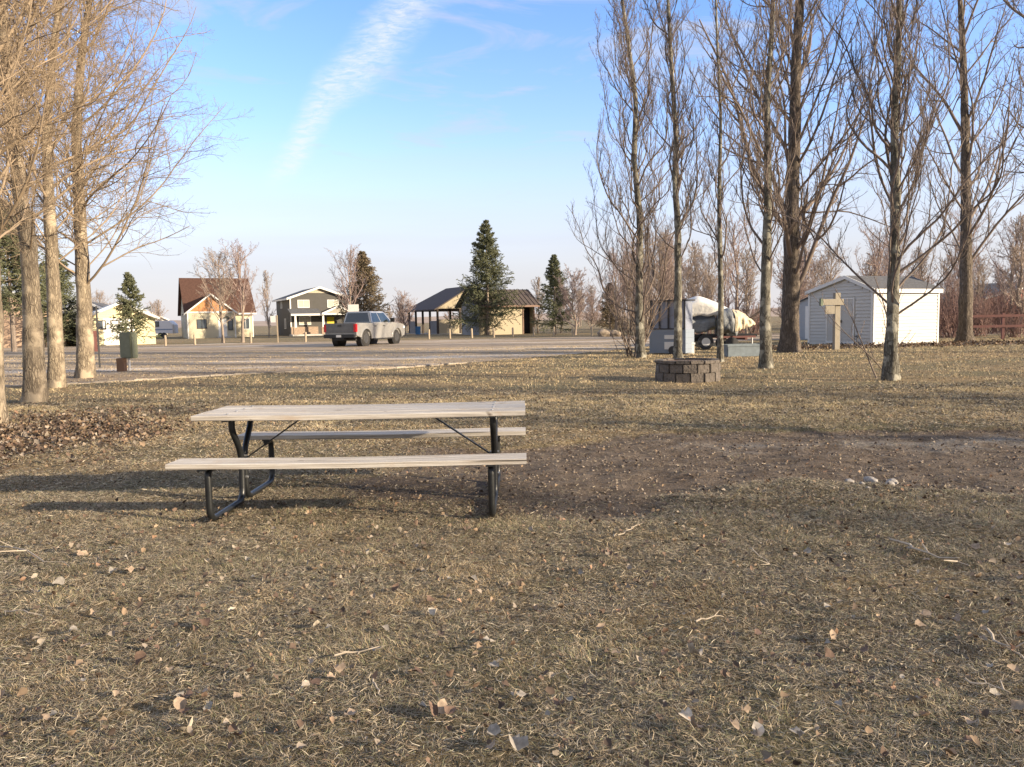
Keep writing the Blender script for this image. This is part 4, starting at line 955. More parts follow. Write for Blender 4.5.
M_roof_grey = mat('grey_shingle', (0.11, 0.11, 0.115), 0.95, var=.3, scale=7, bump=.02, spec=.15)
M_greyside = siding_mat('grey_siding', (0.085, 0.08, 0.073)); M_glass = mat('window_glass', (0.07, 0.085, 0.10), 0.08, var=.2, spec=.8)
M_blind = mat('window_blind', (0.42, 0.39, 0.31), 0.5, var=.1); M_stonev = mat('stone_veneer', (0.30, 0.22, 0.16), .9, var=.4, scale=8)
M_dark = mat('dark_trim', (0.03, 0.03, 0.032), .6); M_doory = mat('yellow_door', (0.5, 0.40, 0.02), .5, var=.05)
M_whiteside = siding_mat('white_siding', (0.54, 0.53, 0.50), 0.15); M_metalroof = mat('brown_metal_roof', (0.085, 0.068, 0.062), .8, var=.2, spec=.2)
M_ply = siding_mat('ochre_board', (0.34, 0.28, 0.185), 1.2, 'x'); M_post = mat('dark_post', (0.045, 0.03, 0.022), .8); M_postwood = mat('post_wood', (0.34, 0.27, 0.19), .85, var=.3, bump=.005, stretch=(6, 6, 1))
M_concrete = mat('concrete', (0.42, 0.40, 0.37), .9, var=.15, bump=.004)

def slab(mb, pts, th=0.12):
    """a roof plane: four or more corners (counter-clockwise from above) given a thickness"""
    n = len(pts); lo = [(p[0], p[1], p[2]-th) for p in pts]
    mb.add(list(pts)+lo, [tuple(range(n)), tuple(range(2*n-1, n-1, -1))]+[(i, (i+1) % n, n+(i+1) % n, n+i) for i in range(n)])
def window(parent, x, y, z, w, h, frame, glass, face='front', fr=0.07, bars=1):
    """window on a front wall (plane y) or a left wall (plane x)"""
    f = MB(); g = MB()
    def bx(mb, a0, a1, z0, z1, d0, d1):
        if face == 'front': mb.box(a0, a1, y-d1, y-d0, z0, z1)
        else: mb.box(x-d1, x-d0, a0, a1, z0, z1)
    a = x if face == 'front' else y
    bx(f, a-w/2-fr, a+w/2+fr, z+h, z+h+fr, .0, .05); bx(f, a-w/2-fr, a+w/2+fr, z-fr, z, .0, .07)
    bx(f, a-w/2-fr, a-w/2, z, z+h, .0, .05); bx(f, a+w/2, a+w/2+fr, z, z+h, .0, .05)
    for i in range(bars): c_ = a-w/2+w*(i+1)/(bars+1); bx(f, c_-.02, c_+.02, z, z+h, .0, .045)
    fo = f.build('window', frame, parent); bx(g, a-w/2, a+w/2, z, z+h, .004, .02); g.build('pane', glass, fo)
A27 = math.radians(27)

def yellow_house():
    g = P(188.5, 338.5); root = empty('yellow_house', (g[0], g[1], 0), A27)
    tag(root, 'pale yellow house with a steep brown shingle roof and a cedar front gable', 'house')
    W, D, e, r = 7.05, 9.6, 2.95, 6.9
    w = MB(); w.prism([(0, -.1), (W, -.1), (W, e), (0, e)], 'y', 0, D); w.add([(0, 0, e), (0, D, e), (0, D/2, r-.12)], [(0, 1, 2)]); w.add([(W, 0, e), (W, D, e), (W, D/2, r-.12)], [(0, 1, 2)])
    gw0, gw1 = -.15, 4.9; gp_ = 1.5; w.box(gw0, gw1, -gp_, -.002, -.1, 2.9)
    w.build('wall', M_yellow, root)
    ce = MB(); ce.prism([(gw0, 2.9), (gw1, 2.9), ((gw0+gw1)/2, 4.75)], 'y', -gp_, 1.5); ce.build('gable', M_cedar, root)
    rf = MB(); o = .35; sl = (r-e)/(D/2)
    slab(rf, [(-o, -o, e-o*sl+.12), (W+o, -o, e-o*sl+.12), (W+o, D/2, r+.12), (-o, D/2, r+.12)], .14)
    slab(rf, [(-o, D/2, r+.121), (W+o, D/2, r+.121), (W+o, D+o, e-o*sl+.12), (-o, D+o, e-o*sl+.12)], .14)
    cx = (gw0+gw1)/2; pk = 4.95; s2 = (pk-2.98)/((gw1-gw0)/2); yb = 2.6
    slab(rf, [(gw0-o, -gp_-.3, 2.98-o*s2), (cx, -gp_-.3, pk), (cx, yb, pk), (gw0-o, yb-2.4, 2.98-o*s2)], .12)
    slab(rf, [(cx, -gp_-.3, pk+.001), (gw1+o, -gp_-.3, 2.98-o*s2), (gw1+o, yb-2.4, 2.98-o*s2), (cx, yb, pk+.001)], .12)
    rfo = rf.build('roof', M_roof_brown, root)
    tr = MB()
    for a, b_ in (((gw0-o, 2.98-o*s2), (cx, pk)), ((cx, pk), (gw1+o, 2.98-o*s2))):
        tr.prism([(a[0], a[1]-.16), (b_[0], b_[1]-.16), (b_[0], b_[1]+.03), (a[0], a[1]+.03)], 'y', -gp_-.36, -gp_-.302)
    tr.box(gw0, gw1, -gp_-.05, -gp_-.003, 2.82, 2.98); tr.box(gw1+o, W+o, -o-.05, -o-.002, e-o*sl-.05, e-o*sl+.13)
    for xx in (gw0, gw1-.1): tr.box(xx, xx+.12, -gp_-.03, -gp_-.003, 0, 2.82)
    tr.box(W-.12, W, -.03, -.003, 0, 2.7); tr.build('fascia', M_white, root)
    window(root, 1.35, -gp_, 1.15, .9, .9, M_dark, M_glass, bars=1); window(root, 4.35, -gp_, .9, .4, 1.3, M_dark, M_glass, bars=0); window(root, 6.2, 0, .95, .8, 1.2, M_white, M_glass)
    window(root, -.002, 3.2, 1.0, .9, 1.0, M_white, M_glass, 'left')
    d = MB(); d.box(3.05, 3.95, -gp_-.04, -gp_-.003, .15, 2.15); do = d.build('door', M_white, root); h_ = MB(); h_.box(3.8, 3.86, -gp_-.09, -gp_-.042, 1.05, 1.15); h_.build('handle', M_dark, do)
    d = MB(); d.box(3.9, 4.1, -gp_-.5, -gp_-.05, 2.3, 2.4); d.build('porch_lamp', M_dark, root)
    st = MB(); st.box(2.8, 4.2, -gp_-1.1, -gp_-.003, -.05, .14); st.build('step', M_concrete, root)
    # vents on the roof
    v = MB(); v.box(5.0, 5.3, 2.6, 2.9, 5.0, 5.55); v.build('roof_vent', M_dark, rfo)
yellow_house()

def grey_house():
    g = P(291, 336); root = empty('grey_house', (g[0], g[1], 0), A27); tag(root, 'two storey dark grey house with white trim and a yellow front door', 'house')
    W, D, e, r = 7.0, 8.5, 4.45, 5.65
    w = MB(); w.prism([(0, -.1), (W, -.1), (W, e), (W/2, r-.02), (0, e)], 'y', 0, D); w.build('wall', M_greyside, root)
    gb = MB(); gb.prism([(W/2-1.35, r-.62), (W/2+1.35, r-.62), (W/2, r-.1)], 'y', -.03, -.003); gb.build('gable', mat('beige_shake', (.45, .38, .28), .8), root)
    rf = MB(); o = .4; s_ = (r-e)/(W/2)
    slab(rf, [(-o, -o, e-o*s_+.12), (W/2, -o, r+.12), (W/2, D+o, r+.12), (-o, D+o, e-o*s_+.12)]); slab(rf, [(W/2, -o, r+.121), (W+o, -o, e-o*s_+.12), (W+o, D+o, e-o*s_+.12), (W/2, D+o, r+.121)])
    # porch roof
    slab(rf, [(-.3, -2.0, 2.55), (3.3, -2.0, 2.55), (3.3, -.003, 3.2), (-.3, -.003, 3.2)], .1)
    slab(rf, [(3.2, -2.2, 2.6), (5.2, -2.2, 3.45), (5.2, -.004, 3.45), (3.2, -.004, 2.6)], .1); slab(rf, [(5.2, -2.2, 3.451), (7.3, -2.2, 2.6), (7.3, -.004, 2.6), (5.2, -.004, 3.451)], .1)
    rf.build('roof', M_roof_grey, root)
    tr = MB()
    for a, b_ in (((-o, e-o*s_), (W/2, r)), ((W/2, r), (W+o, e-o*s_))): tr.prism([(a[0], a[1]-.1), (b_[0], b_[1]-.1), (b_[0], b_[1]+.14), (a[0], a[1]+.14)], 'y', -o-.06, -o-.002)
    for a, b_ in (((3.2, 2.6), (5.2, 3.45)), ((5.2, 3.45), (7.3, 2.6))): tr.prism([(a[0], a[1]-.2), (b_[0], b_[1]-.2), (b_[0], b_[1]+.03), (a[0], a[1]+.03)], 'y', -2.27, -2.203)
    tr.box(-.3, 3.2, -2.06, -2.003, 2.35, 2.56); tr.box(0, .14, -.04, -.003, 0, e); tr.box(W-.14, W, -.04, -.003, 0, e); tr.box(3.4, 7.1, -2.19, -2.14, 2.4, 2.6)
    tr.box(-o-.05, -o, -o, D+o, e-o*s_-.1, e-o*s_+.1); tr.build('trim', M_white, root)
    pg = MB(); pg.prism([(3.5, 2.6), (6.9, 2.6), (5.2, 3.3)], 'y', -2.19, -2.1); pg.build('porch_gable', mat('beige_board', (.30, .27, .22), .8), root)
    for x in (.2, 3.4, 7.0):
        c_ = MB(); c_.prism([(x-.13, 1.0), (x+.13, 1.0), (x+.09, 2.36), (x-.09, 2.36)], 'y', -2.0, -1.8); co = c_.build('porch_column', M_white, root); b_ = MB(); b_.box(x-.25, x+.25, -2.1, -1.7, 0, 1.0); b_.build('column_base', M_stonev, co)
    b_ = MB(); b_.box(.05, 3.2, -.12, -.004, 0, 1.05); b_.build('stone_skirt', M_stonev, root)
    for x in (1.6, 5.1): window(root, x, 0, 3.35, 1.25, .8, M_white, M_blind, bars=1)
    window(root, 1.7, 0, 1.35, 1.25, .85, M_white, M_blind); window(root, 0, 5.0, 3.4, .8, 1.0, M_white, M_glass, 'left'); window(root, 0, 3.0, .9, .8, 1.1, M_white, M_glass, 'left')
    d = MB(); d.box(4.3, 5.15, -.06, -.003, .2, 2.2); do = d.build('door', M_doory, root); h_ = MB(); h_.box(5.0, 5.06, -.1, -.062, 1.1, 1.2); h_.build('handle', M_dark, do)
    f = MB(); f.box(-.2, 7.2, -2.1, -.01, -.05, .18); f.build('porch_floor', M_concrete, root)
grey_house()

def pavilion():
    g = P(437.5, 334.4); root = empty('picnic_shelter', (g[0], g[1], 0), A27); tag(root, 'open picnic shelter with a dark hipped roof and ochre half walls', 'shelter')
    W, D, e, r = 7.8, 9.0, 2.95, 5.2
    rf = MB(); o = .45; s_ = (r-e)/(W/2); zz = e-o*s_
    slab(rf, [(-o, -o, zz), (W/2, -o, r), (W/2, D-2.2, r), (-o, D+o, zz)], .14); slab(rf, [(W/2, -o, r+.001), (W+o, -o, zz), (W+o, D+o, zz), (W/2, D-2.2, r+.001)], .14)
    slab(rf, [(-o, D+o, zz+.001), (W/2, D-2.2, r+.002), (W+o, D+o, zz+.001)], .14); rf.build('roof', M_metalroof, root)
    gb = MB(); gb.prism([(0, e-.2), (W, e-.2), (W, e-.02), (W/2, r-.2), (0, e-.02)], 'y', 0, .08); gb.build('gable', M_ply, root)
    for (x, y) in [(0, 0), (2.6, 0), (5.2, 0), (W-.2, 0)]+[(0, D*i/4) for i in range(1, 5)]+[(W-.2, D*i/4) for i in range(1, 5)]+[(2.6, D), (5.2, D)]:
        p = MB(); p.box(x+.003, x+.2, y+.01, y+.2, 0, e-.21); p.build('post', M_post, root)
    wl = MB(); wl.box(.21, 5.4, .05, .15, 0, 1.5); wl.box(.21, 5.4, .03, .17, 1.502, 1.6); wl.build('half_wall', M_ply, root)
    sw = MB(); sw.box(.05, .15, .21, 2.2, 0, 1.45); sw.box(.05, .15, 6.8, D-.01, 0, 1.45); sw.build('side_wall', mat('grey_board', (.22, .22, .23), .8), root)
    fl = MB(); fl.box(-.3, W+.3, -.3, D+.3, -.1, .05); fl.build('floor_slab', M_concrete, root)
    bm_ = MB(); bm_.box(-.05, .0, .0, D+.2, e-.35, e-.16); bm_.build('beam', M_post, root)
    # tables inside and a blue bin
    for k, (x, y) in enumerate(((2.4, 3.0), (2.4, 6.2))):
        t_ = empty('shelter_table', tuple(root.matrix_basis @ Vector((x, y, .05))), A27); tag(t_, ('nearer' if k == 0 else 'farther')+' brown table under the shelter roof', 'table', 'tables inside the shelter')
        m_ = MB(); m_.box(-.4, .4, -1, 1, .7, .75); m_.build('tabletop', M_postwood, t_)
        for sx in (-1, 1):
            m_ = MB(); m_.box(sx*.65-.14, sx*.65+.14, -1, 1, .42, .46); m_.build('seat', M_postwood, t_); m_ = MB(); m_.box(-.7, .7, sx*.8-.04, sx*.8+.04, .36, .415); m_.box(-.05, .05, sx*.8-.05, sx*.8+.05, 0, .695); m_.build('leg', M_post, t_)
    q = at(418, 332, 82); b_ = MB(); b_.tube([(0, 0, 0), (0, 0, .85)], [.26, .3], 14); bo = b_.build('litter_bin', mat('blue_plastic', (.05, .16, .34), .5)); bo.location = (q[0], 82, .05); tag(bo, 'blue litter bin beside the open shelter', 'bin')
pavilion()

def restroom():
    g = P(480, 335.2); root = empty('restroom_building', (g[0], g[1], 0), A27); tag(root, 'ochre restroom building with a brown metal roof and dark doorway', 'building')
    W, D, e, r = 6.0, 4.4, 3.0, 4.35
    w = MB(); x0, x1 = 4.75, 5.85
    w.box(0, x0, 0, .2, -.1, e); w.box(x1, W, 0, .2, -.1, e); w.box(x0+.001, x1-.001, 0, .2, 2.75, e-.002); w.box(.0, W, D-.2, D, -.1, e)
    w.box(W-.2, W-.002, .202, D-.202, -.1, e); w.build('wall', M_ply, root)
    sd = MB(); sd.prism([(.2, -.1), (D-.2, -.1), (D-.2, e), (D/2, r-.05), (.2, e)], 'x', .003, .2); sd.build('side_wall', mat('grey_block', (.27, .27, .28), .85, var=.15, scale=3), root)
    rf = MB(); o = .5; s_ = (r-e)/(D/2)
    slab(rf, [(-o, -o, e-o*s_+.1), (W+o, -o, e-o*s_+.1), (W+o, D/2, r+.1), (-o, D/2, r+.1)], .12); slab(rf, [(-o, D/2, r+.101), (W+o, D/2, r+.101), (W+o, D+o, e-o*s_+.1), (-o, D+o, e-o*s_+.1)], .12)
    for i in range(15):
        x = -o+.2+i*(W+2*o-.4)/14; rf.add([(x-.02, -o, e-o*s_+.102), (x+.02, -o, e-o*s_+.102), (x+.02, D/2, r+.102), (x-.02, D/2, r+.102), (x-.02, -o, e-o*s_+.16), (x+.02, -o, e-o*s_+.16), (x+.02, D/2, r+.16), (x-.02, D/2, r+.16)], [(4, 5, 6, 7), (0, 1, 5, 4), (1, 2, 6, 5), (3, 0, 4, 7)])
    rf.build('roof', M_metalroof, root)
    tr = MB(); tr.box(x0-.12, x0, -.05, -.003, 0, 2.85); tr.box(x1, x1+.12, -.05, -.003, 0, 2.85); tr.box(-o, W+o, -o-.04, -o-.001, e-o*s_-.06, e-o*s_+.12); tr.build('trim', mat('brown_fascia', (.17, .10, .07), .7), root)
    dk = MB(); dk.box(x0-.3, x1+.1, .7, .75, 0, 2.74); dk.box(x0-.35, x0-.3, .21, .75, 0, 2.74); dk.box(x1+.05, x1+.1, .21, .69, 0, 2.74); dk.box(x0-.3, x1+.04, .21, .69, 2.76, 2.8); dk.build('doorway_shade', mat('shade_black', (.008, .007, .007), .9), root)  # black lining stands in for the shade inside the doorway
restroom()

def shed():
    g = P(872.5, 345.8); root = empty('storage_shed', (g[0], g[1], 0), math.radians(27)); tag(root, 'white clapboard storage shed with double doors and a dark shingle roof', 'shed')
    # local x: along the sunlit long side, y: depth (doors are on the x = 0 end)
    W, D, e, r = 4.35, 3.45, 2.42, 3.0; ym = D*.40; sl = (r-e)/ym; sr = (r-e)/(D-ym)
    w = MB(); w.prism([(0, -.05), (D, -.05), (D, e), (ym, r-.02), (0, e)], 'x', 0, W); w.build('wall', M_whiteside, root)
    lap = MB(); lap2 = MB(); z = 0.02; st = .152
    while z < e-.12:
        lap.add([(.08, -.002, z), (W-.08, -.002, z), (W-.08, -.036, z), (.08, -.036, z), (.08, -.002, z+st-.002), (W-.08, -.002, z+st-.002), (W-.08, -.006, z+st-.002), (.08, -.006, z+st-.002)], [(0, 1, 2, 3), (4, 5, 6, 7), (0, 1, 5, 4), (2, 3, 7, 6), (1, 2, 6, 5), (0, 3, 7, 4)])
        z += st
    z = 0.02
    while z < r-.18:
        y0 = .08; y1 = D-.08
        if z+st > e: y0 = (z+st-e)/sl+.12; y1 = D-(z+st-e)/sr-.12
        for a, b_ in (((y0, .89), (2.47, y1)) if z < 2.05 else ((y0, y1),)):
            if b_-a > .1: lap2.add([(-.002, a, z), (-.002, b_, z), (-.036, b_, z), (-.036, a, z), (-.002, a, z+st-.002), (-.002, b_, z+st-.002), (-.006, b_, z+st-.002), (-.006, a, z+st-.002)], [(0, 1, 2, 3), (4, 5, 6, 7), (0, 1, 5, 4), (2, 3, 7, 6), (1, 2, 6, 5), (0, 3, 7, 4)])
        z += st
    lap.build('long_side_siding', M_whiteside, root); lap2.build('gable_siding', M_whiteside, root)
    rf = MB(); o = .14
    slab(rf, [(-.1, -o, e-o*sl+.08), (W+.1, -o, e-o*sl+.08), (W+.1, ym, r+.08), (-.1, ym, r+.08)], .07); slab(rf, [(-.1, ym, r+.081), (W+.1, ym, r+.081), (W+.1, D+o, e-o*sr+.08), (-.1, D+o, e-o*sr+.08)], .07)
    rf.build('roof', M_roof_grey, root)
    tr = MB(); tr.box(-.03, W+.08, -o-.03, -o-.001, e-o*sl-.1, e-o*sl+.07); tr.box(-.02, .078, -.045, -.002, 0, e-.06); tr.box(W-.078, W+.02, -.045, -.002, 0, e-.06)
    tr.box(-.045, -.002, -.001, .078, 0, e-.02); tr.box(-.045, -.002, D-.078, D+.02, 0, e-.02); tr.box(-.02, W+.02, -o-.005, -.003, e-.11, e-.06)
    for a, b_ in (((-o, e-o*sl), (ym, r)), ((ym, r), (D+o, e-o*sr))): tr.prism([(a[0], a[1]-.07), (b_[0], b_[1]-.07), (b_[0], b_[1]+.085), (a[0], a[1]+.085)], 'x', -.14, -.102)
    tr.build('trim', M_white, root)
    for k, (y0, y1) in enumerate(((.92, 1.67), (1.69, 2.44))):
        d = MB(); d.box(-.03, -.004, y0, y1, .08, 2.1); do = d.build('door', M_whiteside, root)
        f_ = MB(); f_.box(-.05, -.032, y0, y0+.06, .08, 2.1); f_.box(-.05, -.032, y1-.06, y1, .08, 2.1); f_.box(-.05, -.032, y0+.062, y1-.062, .08, .15); f_.box(-.05, -.032, y0+.062, y1-.062, 2.03, 2.1); f_.build('door_frame', M_white, do)
        if k == 0: h_ = MB(); h_.box(-.08, -.052, y1-.1, y1-.04, 1.0, 1.12); h_.build('handle', M_dark, do)
shed()
def small_shed():
    g = at(806, 345, 41.5); root = empty('small_shed', (g[0]+1.15, 41.5, 0), A27); tag(root, 'small blue-grey shed peeping out behind the thick brown trunk', 'shed')
    w = MB(); w.prism([(0, -.05), (2.2, -.05), (2.2, 2.0), (1.1, 2.35), (0, 2.0)], 'x', 0, 2.0); w.build('wall', siding_mat('bluegrey_siding', (.35, .38, .42)), root)
    rf = MB(); slab(rf, [(-.1, -.1, 2.03), (2.1, -.1, 2.03), (2.1, 1.1, 2.42), (-.1, 1.1, 2.42)], .06); slab(rf, [(-.1, 1.1, 2.421), (2.1, 1.1, 2.421), (2.1, 2.3, 2.03), (-.1, 2.3, 2.03)], .06); rf.build('roof', M_roof_grey, root)
    d = MB(); d.box(-.03, -.003, .5, 1.5, .05, 1.85); d.build('door', M_white, root)
small_shed()
# faucet / lamp stake by the shed
g = P(857, 347.5); m_ = MB(); m_.tube([(0, 0, -.02), (0, 0, .42)], .02, 8); m_.tube([(0, 0, .42), (0, 0, .44), (0, 0, .5)], [.09, .12, .03], 12); o = m_.build('garden_lamp', M_dark); o.location = (g[0], g[1], 0); tag(o, 'small dark garden lamp on a stake in front of the shed doors', 'garden lamp')

def simple_house(name, px, py, W, D, e, r, a, mw, mr, label, wins=(), garage=False):
    g = P(px, py); root = empty(name, (g[0], g[1], 0), a); tag(root, label, 'house')
    w = MB(); w.prism([(0, -.1), (W, -.1), (W, e), (W/2, r-.02), (0, e)], 'y', 0, D); w.build('wall', mw, root)
    rf = MB(); o = .35; s_ = (r-e)/(W/2)
    slab(rf, [(-o, -o, e-o*s_+.1), (W/2, -o, r+.1), (W/2, D+o, r+.1), (-o, D+o, e-o*s_+.1)]); slab(rf, [(W/2, -o, r+.101), (W+o, -o, e-o*s_+.1), (W+o, D+o, e-o*s_+.1), (W/2, D+o, r+.101)]); rf.build('roof', mr, root)
    tr = MB()
    for a_, b_ in (((-o, e-o*s_), (W/2, r)), ((W/2, r), (W+o, e-o*s_))): tr.prism([(a_[0], a_[1]-.1), (b_[0], b_[1]-.1), (b_[0], b_[1]+.12), (a_[0], a_[1]+.12)], 'y', -o-.05, -o-.002)
    tr.build('trim', M_white, root)
    for (x, z, ww, hh) in wins: window(root, x, 0, z, ww, hh, M_dark, M_glass, bars=0)
    if garage: d = MB(); d.box(W*.25, W*.7, -.04, -.003, 0, 2.1); d.build('garage_door', M_white, root)
M_paleyellow = siding_mat('pale_yellow_siding', (.70, .62, .40)); M_tan = siding_mat('tan_siding', (.50, .36, .26)); M_grey2 = siding_mat('mid_grey_siding', (.27, .29, .30))
simple_house('garage_building', 86, 346, 5.0, 6.5, 2.2, 3.3, A27+.1, M_paleyellow, M_white, 'pale yellow garage with two dark square windows behind the left trees', ((1.15, 1.35, .5, .55), (2.1, 1.35, .5, .55)), True)
simple_house('tan_house', -34, 349, 6.5, 8, 2.6, 4.1, A27, M_tan, M_roof_brown, 'tan house at the far left edge behind the trees', ((5.2, .9, 1.1, 1.1),))
simple_house('grey_garage', 56, 345, 5.0, 7, 2.5, 3.6, .3, M_grey2, M_roof_grey, 'plain grey garage seen between the left trunks', ((1.5, 1.0, 1.0, 1.0),))
simple_house('white_house', 120, 336, 7.0, 8, 2.6, 4.2, A27, M_whiteside, M_roof_grey, 'low white house behind the small layered spruce', ((3.5, 1.0, 1.4, 1.0), (5.5, 1.0, .8, 1.0)))
# white camper beyond the left spruce
def camper(px, py, W, H, lab, a=0.15):
    g = P(px, py); root = empty('camper_trailer', (g[0], g[1], 0), a); tag(root, lab, 'camper')
    m_ = MB(); pr = [(0, .55), (W, .55), (W, H-.5), (W-.5, H), (.3, H), (0, H-.4)]; m_.prism(pr, 'y', 0, 2.3); m_.build('body', mat('camper_white', (.72, .70, .74), .5, var=.05), root, bevel=.04)
    s_ = MB(); s_.box(.05, W-.05, -.012, -.003, .95, 1.1); s_.build('stripe', mat('camper_stripe', (.25, .3, .42), .5), root)
    for x in (.35,): window(root, x+.3, 0, 1.45, .8, .5, M_dark, M_glass, bars=0)
    for x in (W*.45, W*.6):
        w = MB(); w.tube([(x, -.02, .33), (x, .2, .33)], .33, 16); w.build('wheel', M_dark, root)
    h = MB(); h.box(-1.1, 0, 1.1, 1.2, .45, .55); h.box(-1.05, -.98, 1.12, 1.18, 0, .45); h.build('hitch', M_dark, root)
camper(150, 338.3, 2.7, 2.1, 'white camper trailer parked left of the yellow house')

# ---------------------------------------------------------------- pickup truck
def pickup():
    # local: +y forward, +x right, origin on the ground under the rear bumper centre
    hd = math.radians(-19); sc_ = 1.06
    M_paint = mat('silver_paint', (0.40, 0.39, 0.37), .3, metal=.45, var=.06, coat=.6); M_dirty = M_paint
    M_tyre = mat('tyre', (0.03, 0.028, 0.026), .9, var=.3); M_rim = mat('rim', (.13, .13, .13), .4, metal=.7)
    M_tint = mat('tinted_glass', (.02, .028, .03), .05, spec=1.0, var=.1); M_black = mat('black_plastic', (.02, .02, .02), .6); M_red = mat('red_lens', (.42, .01, .015), .25, coat=.5); M_chrome = mat('chrome', (.5, .5, .5), .2, metal=1)
    wr = Vector((1.0*sc_, 1.15*sc_, 0)); R_ = Matrix.Rotation(hd, 3, 'Z'); g = P(367, 346.2); off = R_ @ wr
    root = empty('pickup_truck', (g[0]-off.x, g[1]-off.y, 0), hd); root.scale = (sc_,)*3
    tag(root, 'silver crew cab pickup truck parked on the gravel facing away', 'pickup truck')
    hw = 1.0
    ry, fy, wrad, ar = 1.15, 4.85, .44, .55
    def arch(yc, z0, a0=180, a1=0, n=12): return [(yc+ar*math.cos(math.radians(a0+(a1-a0)*i/n)), .42+ar*math.sin(math.radians(a0+(a1-a0)*i/n))) for i in range(n+1)]
    low = .42
    prof = [(0.1, .62), (ry-ar-.03, .50)]+arch(ry, low)+[(ry+ar+.05, .42), (fy-ar-.05, .42)]+arch(fy, low)+[(fy+ar+.05, .45), (5.82, .52), (5.9, .72), (5.88, 1.05), (5.78, 1.18), (5.2, 1.27), (4.3, 1.32), (4.25, 1.30), (1.85, 1.30), (.06, 1.32), (.06, .62)]
    # side skins with arches, left and right, and the cross panels: an open bed
    b_ = MB()
    for sx in (-1, 1):
        x0, x1 = (hw-.07, hw) if sx > 0 else (-hw, -hw+.07)
        b_.prism(prof, 'x', x0, x1)
    b_.box(-hw+.071, hw-.071, 1.86, 4.28, .45, 1.295)           # cab lower
    hood = [(4.281, .6), (5.80, .6), (5.86, .75), (5.85, 1.05), (5.74, 1.19), (5.2, 1.28), (4.281, 1.33)]
    b_.prism(hood, 'x', -hw+.071, hw-.071)
    b_.box(-hw+.071, hw-.071, .07, 1.859, .55, .82)            # bed floor
    b_.build('body', M_paint, root, smooth=True, bevel=.02)
    tg = MB(); tg.box(-.93, .93, -.02, .06, .78, 1.31); tg.box(-.93, .93, -.035, -.021, 1.22, 1.3); tg.box(-.80, .80, -.03, -.021, .9, 1.12); to = tg.build('tailgate', mat('shaded_tailgate', (.13, .13, .13), .4, metal=.3, coat=.4), root, bevel=.012)  # tailgate coloured darker than the silver body, its shade painted in
    h_ = MB(); h_.box(-.12, .12, -.05, -.032, 1.14, 1.2); h_.build('handle', M_black, to)
    bp = MB(); bp.box(-.98, .98, -.16, .05, .50, .70); bp.box(-.3, .3, -.12, .05, .42, .50); bo = bp.build('bumper', M_black, root, bevel=.03); pl = MB(); pl.box(-.15, .15, -.172, -.162, .54, .67); pl.build('licence_plate', M_white, bo)
    for sx in (-1, 1):
        l_ = MB(); l_.box(min(sx*.86, sx*1.015), max(sx*.86, sx*1.015), -.035, .16, .82, 1.27); l_.build('tail_light', M_red, root, bevel=.015)
        hl = MB(); hl.box(min(sx*.72, sx*1.01), max(sx*.72, sx*1.01), 5.62, 5.90, .93, 1.1); hl.build('headlight', mat('lens', (.6, .6, .6), .1), root, bevel=.015)
        mi = MB(); mi.box(min(sx*1.0, sx*1.27), max(sx*1.0, sx*1.27), 3.98, 4.1, 1.34, 1.58); mi.build('mirror', M_black, root, bevel=.02)
    # cab greenhouse: tapered frustum
    cb = MB(); z0, z1 = 1.30, 1.97
    q0 = [(-.93, 1.86), (.93, 1.86), (.93, 4.55), (-.93, 4.55)]; q1 = [(-.74, 1.98), (.74, 1.98), (.74, 3.70), (-.74, 3.70)]
    cb.add([(x, y, z0) for x, y in q0]+[(x, y, z1) for x, y in q1], [(3, 2, 1, 0), (4, 5, 6, 7), (0, 1, 5, 4), (1, 2, 6, 5), (2, 3, 7, 6), (3, 0, 4, 7)]); cb.build('cab', M_paint, root, smooth=True, bevel=.05)
    def lerp(a, b2, t): return tuple(a[k]+(b2[k]-a[k])*t for k in range(3))
    def pane(mb, A, B, C, D_, u0, u1, v0, v1, off_):
        """quad inside face A,B (bottom) D,C (top)"""
        def pt(u, v): p = Vector(lerp(lerp(A, B, u), lerp(D_, C, u), v)); return p
        n_ = (Vector(B)-Vector(A)).cross(Vector(D_)-Vector(A)).normalized()
        c4 = [pt(u0, v0), pt(u1, v0), pt(u1*.985, v1), pt(u0+.015, v1)]
        if n_.dot(off_) < 0: n_ = -n_
        mb.add([p+n_*.008 for p in c4]+[p-n_*.02 for p in c4], [(0, 1, 2, 3), (7, 6, 5, 4), (0, 1, 5, 4), (1, 2, 6, 5), (2, 3, 7, 6), (3, 0, 4, 7)])
    B3 = [(x, y, z0) for x, y in q0]; T3 = [(x, y, z1) for x, y in q1]
    w = MB(); pane(w, B3[0], B3[1], T3[1], T3[0], .06, .94, .1, .88, Vector((0, -1, 0))); w.build('rear_window', M_tint, root)
    w = MB(); pane(w, B3[3], B3[2], T3[2], T3[3], .05, .95, .05, .92, Vector((0, 1, 0))); w.build('windscreen', M_tint, root)
    for i, j, o_ in ((1, 2, 1), (0, 3, -1)):
        w = MB(); pane(w, B3[i], B3[j], T3[j], T3[i], .07, .42, .08, .86, Vector((o_, 0, 0))); pane(w, B3[i], B3[j], T3[j], T3[i], .45, .90, .08, .86, Vector((o_, 0, 0))); w.build('side_window', M_tint, root)
        # door seams and handles on the flank
        sx = o_
        for y0 in (1.95, 2.98):
            d = MB(); d.box(min(sx*1.001, sx*1.006), max(sx*1.001, sx*1.006), y0, y0+.98, .55, 1.28); dd = d.build('door', M_paint, root, bevel=.002)
            h_ = MB(); h_.box(min(sx*1.008, sx*1.04), max(sx*1.008, sx*1.04), y0+.1, y0+.32, 1.1, 1.15); h_.build('handle', M_black, dd)
